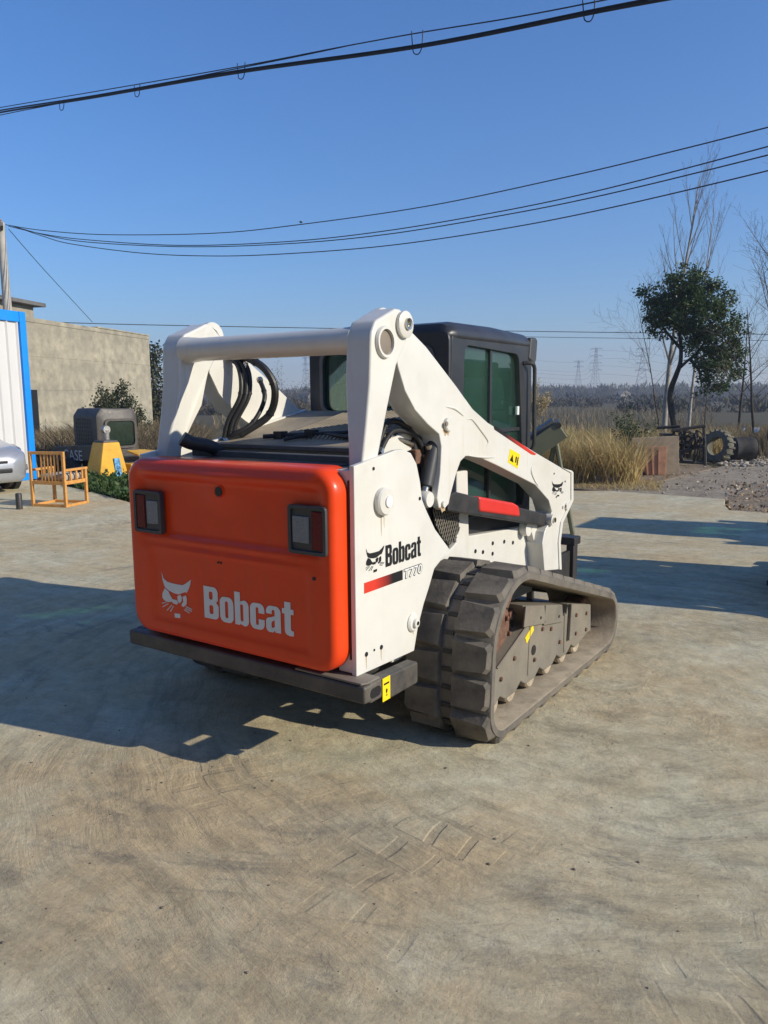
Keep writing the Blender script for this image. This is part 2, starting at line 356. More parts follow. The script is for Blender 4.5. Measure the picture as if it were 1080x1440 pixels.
yard = [(-45, 9.5), (-12.0, 6.3), (-9.4, 5.75), (-7.3, 5.08), (-5.0, 7.3), (-2.3, 9.92), (-1.65, 10.25), (.155, 10.10), (.25, 9.5), (.42, 8.95), (1.6, 8.86), (8, 8.7), (40, 8.0), (40, -30), (-45, -30)]
YD = MB().prism(yard, 'Z', -.16, 0.0).build('yard', 'yard_concrete', smooth=0); tag(YD, kind='structure')
def terr(x, y):
    t = sstep_(-4.5, -8, x)*sstep_(5.0, 8.5, y); d = math.hypot(x-CX, y-CY)
    z = -.07-.34*t-.35*sstep_(22, 70, d)*(1-t)
    return z+.05*noise.noise(Vector((x*.35, y*.35, 0)))*sstep_(11, 16, d)
def sstep_(a, b, x):
    t = min(1, max(0, (x-a)/(b-a))); return t*t*(3-2*t)
ax = sorted(set([round(v, 2) for v in list(np.arange(-60, 60.1, 1.0))+[-k for k in (70, 90, 130, 200, 350, 600, 1000, 1800, 3200)]+[70, 90, 130, 200, 350, 600, 1000, 1800, 3200]]))
vv = [(x, y, terr(x, y) if math.hypot(x, y) > 0 else -.1) for y in ax for x in ax]
vv = [(x, y, min(z, -.17) if (-44 < x < 39 and -29 < y < 4.0) else z) for x, y, z in vv]
n_ = len(ax)
GR = MB().add(vv, [(j*n_+i, j*n_+i+1, (j+1)*n_+i+1, (j+1)*n_+i) for j in range(n_-1) for i in range(n_-1)]).build('ground', 'field_earth', smooth=180, recalc=False); tag(GR, kind='structure')
rd = [G(u, v, -.03).to_2d() for u, v in ((846, 688), (1020, 701), (1080, 676), (1180, 648), (1350, 622), (1350, 607), (1180, 622), (1080, 638), (1000, 659), (930, 675))]
RD = MB().prism([tuple(p) for p in rd], 'Z', -.2, -.045).build('gravel_road', 'gravel', smooth=0); tag(RD, kind='structure')
vg = [G(u, v, -.02).to_2d() for u, v in ((780, 684), (846, 689), (935, 674), (1005, 657), (960, 640), (780, 660))]
VG = MB().prism([tuple(p) for p in vg], 'Z', -.2, -.035).build('verge', 'rubble_earth', smooth=0); tag(VG, kind='structure')
rb = [tuple(G(u, v, -.05).to_2d()) for u, v in ((1019, 702.5), (1031, 722), (1180, 727), (1180, 655), (1080, 677))]
RB = MB().prism(rb, 'Z', -.2, -.040).build('rubble_patch', 'rubble_earth', smooth=0); tag(RB, kind='structure')
# clods, grit and pebbles lying loose on the slab and along its broken edge
def stones(name, pts, sizes, mat, flat=.55):
    ico = [(0,0,1)]+[(.894*math.cos(a), .894*math.sin(a), .447) for a in [2*PI*i/5 for i in range(5)]]+[(.894*math.cos(a), .894*math.sin(a), -.447) for a in [2*PI*(i+.5)/5 for i in range(5)]]+[(0,0,-1)]
    F = [(0,1+i,1+(i+1) % 5) for i in range(5)]+[(1+i,6+i,1+(i+1) % 5) for i in range(5)]+[(1+(i+1) % 5,6+i,6+(i+1) % 5) for i in range(5)]+[(11,6+(i+1) % 5,6+i) for i in range(5)]
    mb = MB()
    for p, s_ in zip(pts, sizes):
        a = random.random()*6; e = random.uniform(.6, 1.2)
        vs_ = []
        for x, y, z in ico:
            k = s_*random.uniform(.7, 1.2); vs_.append((p[0]+k*(x*math.cos(a)-y*e*math.sin(a)), p[1]+k*(x*math.sin(a)+y*e*math.cos(a)), p[2]+s_*flat*.5+k*z*flat))
        mb.add(vs_, F)
    o = mb.build(name, mat, smooth=0, recalc=False); return o
pm('clod_earth', (.19, .155, .11), .95, var=.3, scale=20)
pm('stone_grey', (.36, .31, .24), .9, var=.35, scale=8)
pt = []; sz = []
for i in range(420):
    a = random.uniform(-2.6, .4); r = abs(random.gauss(2.3, .9)); pt.append((1.0+r*math.cos(a), 1.2+r*math.sin(a), 0)); sz.append(random.choice((.002, .0025, .003, .003, .0045, .007)))
for i in range(320): pt.append((random.uniform(-5, 5), random.uniform(-2, 8), 0)); sz.append(random.choice((.002, .003, .003, .005)))
CLD = stones('dirt_clods', pt, sz, 'clod_earth'); tag(CLD, 'small brown dirt crumbs scattered over the concrete yard', 'dirt', kind='stuff')
pt = []; sz = []
for i in range(420):
    u = random.uniform(845, 1090); v = random.uniform(640, 700); p = G(u, v, -.03); pt.append(tuple(p)); sz.append(random.choice((.008, .01, .014, .018, .03)))
for i in range(110):
    u = random.uniform(1025, 1130); v = random.uniform(690, 717); p = G(u, v, -.06); pt.append(tuple(p)); sz.append(random.choice((.008, .012, .02, .035)))
for i in range(260):
    u = random.uniform(1010, 1110); v = random.uniform(640, 656); p = G(u, v, -.04); pt.append(tuple(p)); sz.append(random.choice((.03, .05, .07)))
STN = stones('gravel_stones', pt, sz, 'stone_grey'); tag(STN, 'loose grey gravel stones along the dirt road and broken slab edge', 'gravel', kind='stuff')
# ================================================================== flat print: letters and emblems
def arc(cx, cy, rx, ry, a0, a1, n=7):
    return [(cx+rx*math.cos(math.radians(a0+(a1-a0)*i/n)), cy+ry*math.sin(math.radians(a0+(a1-a0)*i/n))) for i in range(n+1)]
def heavy_word():
    """the six heavy condensed letters B o b c a t, cap height 1; returns shapes and total width"""
    S_ = .225; H_ = .15; r = .17; out = []; x = 0; g = .06
    def put(o, holes, wd):
        nonlocal x
        out.append(([(a+x, b) for a, b in o], [[(a+x, b) for a, b in h] for h in holes])); x += wd+g
    W = .62
    put([(0, 0)]+arc(W-r, r, r, r, -90, 0)+arc(W-r, .40, r, .12, 0, 55, 3)+arc(W-r-.02, .64, r, .12, -55, 0, 3)+arc(W-.02-r, 1-r, r, r, 0, 90)+[(0, 1)],
        [rrect(S_, H_, W-S_, .43, .06, 4), rrect(S_, .60, W-S_-.01, 1-H_, .06, 4)], W)
    W = .56; xh = .77
    put(rrect(0, -.015, W, xh, .19, 7), [rrect(S_-.01, .12, W-S_+.01, xh-.13, .055, 4)], W)
    put([(0, 0), (S_-.03, 0)]+[(S_-.02, .04)]+arc(W-.17, .16, .17, .175, -90, 0)+arc(W-.17, xh-.17, .17, .17, 0, 90)+[(S_, xh-.05), (S_, 1), (0, 1)],
        [rrect(S_, .12, W-S_+.01, xh-.13, .055, 4)], W)
    # c
    a = arc(W-.19, xh-.19, .19, .19, 0, 90)+arc(.19, xh-.19, .19, .19, 90, 180)+arc(.19, .175, .19, .19, 180, 270)+arc(W-.19, .175, .19, .19, 270, 360)
    b = [(W, .30), (W-S_, .30)]+arc(W-S_-.045, .16, .045, .045, 0, -90, 3)+arc(S_+.045, .16, .045, .045, 270, 180, 3)+arc(S_+.045, xh-.17, .045, .045, 180, 90, 3)+arc(W-S_-.045, xh-.17, .045, .045, 90, 0, 3)+[(W-S_, .48), (W, .48)]
    put(a+b, [], W)
    # a
    o = [(W-S_+.02, 0), (W, 0)]+arc(W-.18, xh-.18, .18, .18, 0, 90)+arc(.19, xh-.18, .18, .18, 90, 180)+[(.01, .53), (S_, .53)]+arc(S_+.045, xh-.16, .045, .05, 180, 90, 3)+arc(W-S_-.04, xh-.16, .045, .05, 90, 0, 3)+[(W-S_, .48), (.16, .42)]+arc(.15, .28, .15, .14, 100, 180, 4)+arc(.14, .13, .14, .145, 180, 270, 5)+[(.27, -.01), (W-S_, .06)]
    put(o, [[(S_-.02, .15), (S_+.02, .115), (W-S_, .16), (W-S_, .36), (S_+.02, .32), (S_-.02, .27)]], W)
    W = .42
    put([(.09, .62), (0, .62), (0, xh), (.09, xh), (.09, .97), (.09+S_, .97), (.09+S_, xh), (W, xh), (W, .62), (.09+S_, .62), (.09+S_, .19), (.345, .145), (W, .14), (W, 0), (.27, -.01), (.15, .02), (.10, .08), (.09, .16)], [], W)
    return out, x-g
def emblem():
    P = [[(198,465),(206,495),(222,510),(243,517),(270,523),(292,527),(310,518),(330,504),(326,525),(318,545),(309,560),(300,557),(290,561),(272,567),(250,561),(228,549),(210,533),(202,505)],
         [(210,538),(198,560),(196,580),(204,592),(222,601),(240,599),(246,607),(262,612),(268,606),(262,592),(243,588),(234,572),(226,553)],
         [(266,574),(281,569),(286,582),(283,598),(274,606),(267,598)],
         [(290,578),(304,571),(308,586),(306,610),(293,622),(283,618),(285,607),(292,600)],
         [(249,650),(275,653),(274,672),(250,669)],
         [(193,604),(214,599),(215,602),(194,608)], [(195,620),(222,606),(223,609),(196,624)], [(213,638),(238,612),(240,614),(216,640)], [(229,642),(245,617),(248,619),(232,644)],
         [(300,626),(328,640),(327,643),(299,630)], [(303,618),(330,632),(329,635),(302,622)], [(296,632),(318,648),(316,650),(294,636)]]
    return [([((x-193)/137, (672-(y-(x-262)*.2)-14)/207) for x, y in p], []) for p in P]
def word(body, off=0.0):
    def get(o_):
        cu = bpy.data.curves.new('t', 'FONT'); cu.body = body; cu.offset = o_; cu.resolution_u = 3
        o = bpy.data.objects.new('t', cu); me = bpy.data.meshes.new_from_object(o)
        r = [tuple(v.co[:2]) for v in me.vertices], [tuple(p.vertices) for p in me.polygons]
        bpy.data.objects.remove(o); bpy.data.curves.remove(cu); bpy.data.meshes.remove(me); return r
    b_, _ = get(0.0); co_, fs = get(off)
    x0 = min(c[0] for c in b_); x1 = max(c[0] for c in b_); y0 = min(c[1] for c in b_); y1 = max(c[1] for c in b_)
    return [((a-x0)/(x1-x0), (b-y0)/(y1-y0)) for a, b in co_], fs
def decal(name, shapes, org, eu, ev, mat, parent, th=.0012):
    org, eu, ev = Vector(org), Vector(eu), Vector(ev); nn = eu.cross(ev).normalized()*th; mb = MB()
    def P(p): return org+eu*p[0]+ev*p[1]
    for outer, holes in shapes:
        loops = [outer]+holes; flat = [p for l in loops for p in l]
        tr = tessellate_polygon([[Vector((p[0], p[1], 0)) for p in l] for l in loops])
        n = len(flat); vs_ = [P(p)+nn for p in flat]+[P(p) for p in flat]; fs = [tuple(t) for t in tr]
        k = 0
        for l in loops:
            fs += [(k+i, k+(i+1) % len(l), n+k+(i+1) % len(l), n+k+i) for i in range(len(l))]; k += len(l)
        mb.add(vs_, fs)
    return mb.build(name, mat, parent, smooth=0)
def wdecal(name, body, org, eu, ev, mat, parent, th=.0012, off=0.0):
    vs_, fs = word(body, off); org, eu, ev = Vector(org), Vector(eu), Vector(ev); nn = eu.cross(ev).normalized()*th
    return MB().add([org+eu*a+ev*b+nn for a, b in vs_], fs).build(name, mat, parent, smooth=0)
def fit_word(shapes, W):
    return [([(x/W, y) for x, y in o], [[(x/W, y) for x, y in h] for h in hs]) for o, hs in shapes]
WORD, WW = heavy_word(); WORD = fit_word(WORD, WW); EMB = emblem()

# ================================================================== the track loader
LD = empty('compact_track_loader', (0, 0, 0))
tag(LD, 'white compact track loader with orange tailgate and dusty rubber tracks on the concrete yard', 'track loader')
AX = .62            # outer face of the lift arms
# --- tailgate
def rr_dense(d, x0, z0, x1, z1, r0, m=26, nc=9):
    r = max(r0-d, .035); x0, z0, x1, z1 = x0+d, z0+d, x1-d, z1-d; out = []
    cs = [((x1-r, z1-r), 0), ((x0+r, z1-r), 90), ((x0+r, z0+r), 180), ((x1-r, z0+r), 270)]
    for i, (c, a0) in enumerate(cs):
        a = [(c[0]+r*math.cos(math.radians(a0+90*q/nc)), c[1]+r*math.sin(math.radians(a0+90*q/nc))) for q in range(nc+1)]
        out += a
        c2, a2 = cs[(i+1) % 4]; e = (c2[0]+r*math.cos(math.radians(a2)), c2[1]+r*math.sin(math.radians(a2)))
        out += [(a[-1][0]+(e[0]-a[-1][0])*q/m, a[-1][1]+(e[1]-a[-1][1])*q/m) for q in range(1, m)]
    return out
def sstep(a, b, x):
    t = min(1, max(0, (x-a)/(b-a))); return t*t*(3-2*t)
def gate_disp(x, z):
    d = 0
    brow = 1.225-.02*math.exp(-((x+.017)/.16)**2)*0
    up = sstep(-.555, -.525, x)*sstep(.545, .515, x)*sstep(.945, .975, z)*sstep(brow+.015, brow-.02, z)
    d += .019*up
    d -= .016*math.exp(-(((x+.017)/.12)**2+((z-1.19)/.06)**2))            # boss round the lock
    d -= .013*math.exp(-((z-1.255)/.022)**2)*sstep(-.58, -.45, x)*sstep(.58, .45, x)   # brow
    d += .009*math.exp(-((z-.925)/.014)**2)*sstep(-.57, -.53, x)*sstep(.56, .52, x)
    lo = sstep(-.49, -.475, x)*sstep(.475, .46, x)*sstep(.545, .56, z)*sstep(.90, .885, z)
    d += .007*lo
    return d
def make_tailgate():
    R0 = dict(x0=-.642, z0=.475, x1=.605, z1=1.312, r0=.105)
    rings = []
    for d, y in ((.012, .03), (0, .022), (0, -.045), (.002, -.084), (.007, -.101), (.015, -.112), (.026, -.119), (.038, -.121)):
        rings.append([(x, y, z) for x, z in rr_dense(d, **R0)])
    last = rr_dense(.038, **R0); cx, cz = -.01, .9
    for k in range(1, 30):
        t = 1-k/30
        rings.append([(cx+(x-cx)*t, -.121+gate_disp(cx+(x-cx)*t, cz+(z-cz)*t), cz+(z-cz)*t) for x, z in last])
    mb = MB().loft(rings, cap=False); n = len(last); o = len(mb.v); mb.v.append((cx, -.121+gate_disp(cx, cz), cz)); b = (len(rings)-1)*n
    for i in range(n): mb.f.append((b+i, b+(i+1) % n, o)); mb.m.append(0)
    return mb.build('tailgate', 'orange_paint', LD, smooth=60)
TG = make_tailgate()
tag(TG, 'glossy orange tailgate with rounded edges and a white cat head emblem')
def gy(x, z): return -.121+gate_disp(x, z)
for (x0, x1, flip) in ((-.574, -.385, False), (.378, .572, True)):
    y = -.119; mb = MB(); z0, z1 = .965, 1.163
    mb.ring(rrect(x0, z0, x1, z1, .014, 3), rrect(x0+.016, z0+.016, x1-.016, z1-.016, .008, 3), 'Y', y+.01, y-.016, 0)
    mb.box((x0+.014, y-.006, z0+.014), (x1-.014, y+.008, z1-.014), 0)
    xm = x0+.085 if not flip else x1-.085
    ra, rb = ((x0+.018, x0+.074) if not flip else (x1-.074, x1-.018)); wa, wb = ((x0+.088, x1-.022) if not flip else (x0+.022, x1-.088))
    mb.box((ra, y-.012, z0+.022), (rb, y-.004, z1-.022), 1)
    mb.box((wa, y-.013, z0+.045), (wb, y-.004, z1-.045), 2)
    mb.build('tail_light', ['dark_grey_plastic', 'lens_red', 'lens_clear'], TG, bevel=.003)
mb = MB(); mb.lathe([(.021, 0), (.027, -.003), (.029, .004), (.029, .02)], (-.017, gy(-.017, 1.187)-.003, 1.187), 'Y', 24); mb.build('lock_rim', 'orange_paint', TG)
MB().lathe([(.0, -.0035), (.021, -.0035), (.021, .01)], (-.017, gy(-.017, 1.187)-.003, 1.187), 'Y', 24).build('dark_lock_disc', 'black_decal', TG)  # black disc stands in for the shade inside the lock recess
for (x, z) in ((-.045, .872), (-.028, .872), (.50, .87)):
    MB().lathe([(.0001, -.003), (.008 if x > 0 else .005, -.003), (.008 if x > 0 else .005, .01)], (x, gy(x, z)-.001, z), 'Y', 12).build('screw_hole', 'black_decal', TG)
yd = -.1185+.004
decal('lettering', WORD, (-.143, -.1225+.007, .610), (.525, 0, 0), (0, 0, .146), 'white_decal', TG)
decal('emblem', EMB, (-.428, -.1225+.007, .592), (.205, 0, 0), (0, 0, .222), 'white_decal', TG)
MB().box((.602, -.03, .905), (.614, .024, .955)).build('latch', 'black_steel', TG, bevel=.003)

for s in (1, -1): MB().box((.607 if s > 0 else -.652, -.0365, .53), (.6145 if s > 0 else -.6445, -.002, 1.26)).build('gap_shade_strip', 'black_decal', TG)  # black strip stands in for the shaded gap beside the tailgate
# --- rear body core, deck, hood
FR = MB()
for s in (1, -1):
    FR.prism([(.42, .36), (.42, .66), (.95, .80), (1.03, .83), (1.03, 1.20), (1.15, 1.20), (1.17, .845), (1.78, .80), (2.2, .775), (2.24, .36)], 'X', .46*s, .51*s)
FR.box((-.46, .6, .34), (.46, 2.2, .40)); FR.box((-.46, 2.12, .38), (.46, 2.2, .72))
FRAME = FR.build('main_frame', 'white_paint', LD, bevel=.008)
for s in (1, -1):       # round lift stop on the frame side and the folded plate behind it
    MB().lathe([(.0, .0), (.04, .0), (.045, .006), (.045, .05), (.0, .05)], (.51*s if s > 0 else -.56, 1.84, .79), 'X', 24).build('lift_stop', 'white_paint', FRAME)
    MB().prism([(1.86, .80), (2.10, .86), (2.16, .74), (1.92, .70)], 'X', .512*s, .56*s).build('stop_plate', 'white_paint', FRAME, bevel=.006)
for y, z in ((1.24, .75), (1.45, .76), (1.45, .70), (1.60, .745), (1.72, .72), (1.33, .73)):
    MB().lathe([(.0, .004), (.011, .004), (.012, -.004)], (.51, y, z), 'X', 10).build('bolt', 'black_decal', FRAME)
BAY = MB().box((-.50, .02, .46), (.50, .98, 1.27)).box((-.30, .10, .31), (.44, 1.0, .48)).build('engine_bay', 'black_steel', FRAME, bevel=.01)  # lower box added to block a sun patch under the machine
DK = MB().box((-.555, -.01, 1.285), (.555, .20, 1.302)).build('rear_deck', 'deck_grey', LD, bevel=.004)
MB().box((-.50, .03, 1.3025), (.50, .15, 1.3075)).build('deck_mat', 'black_steel', DK)
MB().box((-.5, .17, 1.303), (.5, .215, 1.335)).build('deck_step', 'deck_grey', DK, bevel=.006)
HD = MB()
def hz(y): return 1.352+(y-.235)/(1.03-.235)*(1.508-1.352)
HD.prism([(.235, hz(.235)-.06), (.235, hz(.235)), (1.03, hz(1.03)), (1.03, hz(1.03)-.10)], 'X', -.475, .475)
HOOD = HD.build('engine_hood', 'hood_dusty', LD, bevel=.006)
for s in (1, -1):
    MB().prism([(.225, hz(.235)-.07), (.225, hz(.235)+.006), (1.03, hz(1.03)+.006), (1.03, hz(1.03)-.11)], 'X', .477*s, .50*s).build('hood_edge', 'white_paint', HOOD, bevel=.004)
rib = None
for i in range(24):
    x = -.12+.56*i/23
    if rib is None:
        rib = MB().prism([(.40, hz(.40)+.0005), (.43, hz(.43)+.016), (1.02, hz(1.02)+.016), (1.02, hz(1.02)+.0005)], 'X', -.007, .007).build('rib', 'hood_dusty', HOOD)
    else: rib = link_copy(rib, HOOD)
    rib.location.x = x
MB().tube([(-.20, .36, 1.395), (-.12, .42, 1.40), (.10, .45, 1.41), (.32, .40, 1.40)], .011, 8).tube([(-.05, .34, 1.385), (.05, .43, 1.41), (.25, .47, 1.42)], .009, 8).box((-.16, .39, 1.375), (-.11, .44, 1.42)).box((.02, .41, 1.38), (.07, .46, 1.43)).build('hinge_linkage', 'black_steel', HOOD)
MB().box((-.46, .225, 1.345), (.46, .30, 1.366)).build('hood_sill', 'deck_grey', HOOD, bevel=.004)
pts = smooth_line([(-.34, .22, 1.29), (-.345, .19, 1.335), (-.36, .13, 1.362), (-.385, .065, 1.376), (-.405, .03, 1.398)], 5)
MB().tube(pts, [.031+.004*(i/len(pts)) for i in range(len(pts))], 16).tube([(-.34, .215, 1.30), (-.34, .215, 1.312)], .055, 16).build('exhaust_stub', 'black_steel', LD)
E_ = pts[-1]
# --- bumper
BP = MB()
zb = .372
BP.box((-.72, -.092, zb+.006), (.72, .0, zb+.080))
for s in (1, -1):
    x0, x1 = (.50*s, .715*s) if s > 0 else (-.715, -.50)
    BP.prism([(-.05, zb-.004), (-.05, zb+.085), (.315, zb+.070), (.315, zb-.030), (.10, zb-.030), (.08, zb-.004)], 'X', .655*s, .718*s)
BUMP = BP.build('bumper', 'bumper_steel', LD, bevel=.012)
MB().prism([(.36, -.09), (.70, -.09), (.715, -.06), (.715, .02), (.40, .02)], 'Z', zb+.083, zb+.092).build('step_plate', 'frame_steel', BUMP, bevel=.003)
MB().prism(rrect(-.055, zb+.018, .02, zb+.06, .02, 4), 'X', .7185, .7215).build('bumper_slot', 'black_decal', BUMP)
lab = MB().box((.7195, .03, zb-.02), (.7225, .085, zb+.078)).build('warning_label', 'yellow_label', BUMP)
wdecal('label_mark', '!', (.7226, .052, zb+.0), (0, .012, 0), (0, 0, .03), 'black_decal', BUMP)
MB().box((.7226, .038, zb+.048), (.7232, .077, zb+.056)).build('label_line', 'black_decal', BUMP)
# --- side panels (rear uprights)
PX = .64
pp = [SYZ(*q, PX) for q in ((497, 655), (557, 633), (567, 632), (578, 637), (586, 652), (591, 677), (594, 703), (600, 718), (612, 744), (633, 773), (622, 786), (611, 800), (603, 828), (596, 850), (588, 882), (584, 917), (500, 951))]
pp[0] = (-.035, 1.318); pp[-1] = (-.035, .463); pp[-2] = (.405, .448)
for s in (1, -1):
    SP = MB().prism(pp, 'X', .615*s, PX*s).prism([(-.03, .47), (-.03, 1.30), (.02, 1.30), (.02, .47)], 'X', .545*s, .6149*s).build('side_panel', 'white_paint', LD, bevel=.004, smooth=20)
    y, z = SYZ(537, 705, PX); xs = PX if s > 0 else -PX
    cap = MB().lathe([(.0, -.0), (.055, 0), (.058, .004), (.058, .022), (.052, .03), (.0, .03)], (PX-.002 if s > 0 else -PX-.028, y, z), 'X', 28).build('fuel_cap', 'white_paint', SP)
    if s > 0:
        MB().lathe([(.0, 0), (.024, 0), (.024, .006), (.018, .007), (0, .007)], (PX+.028, y+.008, z+.0), 'X', 20).build('cap_lock', 'white_decal', SP)
        y, z = SYZ(580, 875, PX)
        MB().lathe([(.0, 0), (.042, 0), (.044, .006), (.036, .014), (.022, .016), (.02, .028), (.008, .03), (.008, .02), (0, .02)], (PX-.001, y, z), 'X', 24).build('boss', 'white_paint', SP)
        MB().lathe([(.0, .031), (.009, .031), (.009, .02)], (PX, y, z), 'X', 12).build('boss_bolt', 'black_decal', SP)
        for u, v, r in ((525, 659, .007), (590, 701, .008), (515, 920, .010), (526, 914, .005), (536, 910, .010)):
            y, z = SYZ(u, v, PX); MB().lathe([(.0, .003), (r, .003), (r, -.003)], (PX, y, z), 'X', 12).build('rivet_hole', 'black_decal', SP)
        e0 = SYZ(514, 805, PX); e1 = SYZ(538, 766, PX)
        decal('emblem', EMB, (PX+.0006, e0[0], e0[1]-.004), (0, e1[0]-e0[0]+.01, 0), (0, 0, .115), 'black_decal', SP)
        a = SYZ(542, 797, PX); b = SYZ(591.5, 782, PX)
        decal('lettering', WORD, (PX+.0006, a[0], a[1]-.002), (0, b[0]-a[0], 0), (0, 0, .092), 'black_decal', SP)
        a = SYZ(512, 835, PX); b = SYZ(566, 817, PX); stripe('panel_stripe', 1, a[0], b[0], (.62, .04, .02), (.012, .012, .014))
        MB().box((PX, a[0], a[1]), (PX+.0014, b[0], a[1]+.044)).build('stripe', 'panel_stripe', SP)
        c = SYZ(592, 812, PX)
        for off, mt, lift in ((.062, 'black_decal', .0002), (.012, 'white_decal', .0009)):
            wdecal('model_number', 'T770', (PX+lift, b[0]+.008, a[1]+.002), (0, c[0]-b[0]-.006, 0), (0, .006, .040), mt, SP, off=off)
pm('rust_stain', (.42, .30, .17), .8, var=.2); pm('grease', (.07, .055, .04), .5, var=.3)
SPR = [o for o in LD.children if o.name.startswith('side_panel')][0]
for u, v, ln, w_ in ((581, 884, .030, .006), (515, 923, .055, .004), (536, 913, .05, .004), (536, 720, .10, .005), (540, 722, .06, .003)):
    y, z = SYZ(u, v, PX); MB().prism([(y-w_, z), (y+w_, z), (y+w_*.4, z-ln*.6), (y+.0005, z-ln), (y-w_*.5, z-ln*.7)], 'X', PX+.0002, PX+.0007).build('rust_run', 'rust_stain', SPR)
# --- rear links and cross tube
lk = [(.118, 1.80), (.122, 1.84), (.154, 1.885), (.22, 1.912), (.298, 1.945), (.335, 1.945), (.371, 1.925), (.40, 1.89), (.385, 1.82), (.303, 1.71), (.24, 1.55), (.161, 1.335), (.15, 1.20), (.045, 1.20), (.05, 1.32), (.083, 1.48), (.108, 1.64)]
def linkin(s):
    return lambda p: s*(AX-.06-.065*sstep(1.28, 1.62, p[1]))
for s in (1, -1):
    RL = MB().prism(lk, 'X', AX*s, linkin(s)).build('rear_link', 'white_paint', LD, bevel=.012, seg=3, smooth=30)
    MB().lathe([(0, -.02), (.066, -.02), (.072, -.014), (.072, .014), (.066, .02), (0, .02)], (s*(AX-.105), .345, 1.885), 'X', 26).build('pivot_boss', 'white_paint', RL)
    MB().lathe([(.052, -.004), (.063, -.004), (.066, .006), (.062, .016), (.052, .016)], (AX if s > 0 else -AX, .209, 1.803), 'X', 30, closed=True).build('tube_collar', 'white_paint', RL)
    MB().lathe([(0, .003), (.0525, .003), (.0525, -.002)], (AX if s > 0 else -AX, .209, 1.803), 'X', 24).build('tube_end', 'tube_inside', RL)
    MB().lathe([(.0, 0), (.052, 0), (.056, .005), (.056, .018), (.05, .022), (0, .022)], (AX-.001 if s > 0 else -AX-.021, .352, 1.882), 'X', 28).build('pivot_cap', 'white_paint', RL)
    MB().lathe([(.0, .001), (.012, .001), (.014, .008), (.024, .010), (.025, -.004)], (AX+.021 if s > 0 else -AX-.021, .356, 1.884), 'X', 20).build('pivot_pin', 'chrome', RL)
MB().lathe([(.066, -.505), (.060, -.46), (.0545, -.40), (.0545, .42), (.058, .505)], (0, .172, 1.812), 'X', 32).build('cross_tube', 'white_paint', LD)
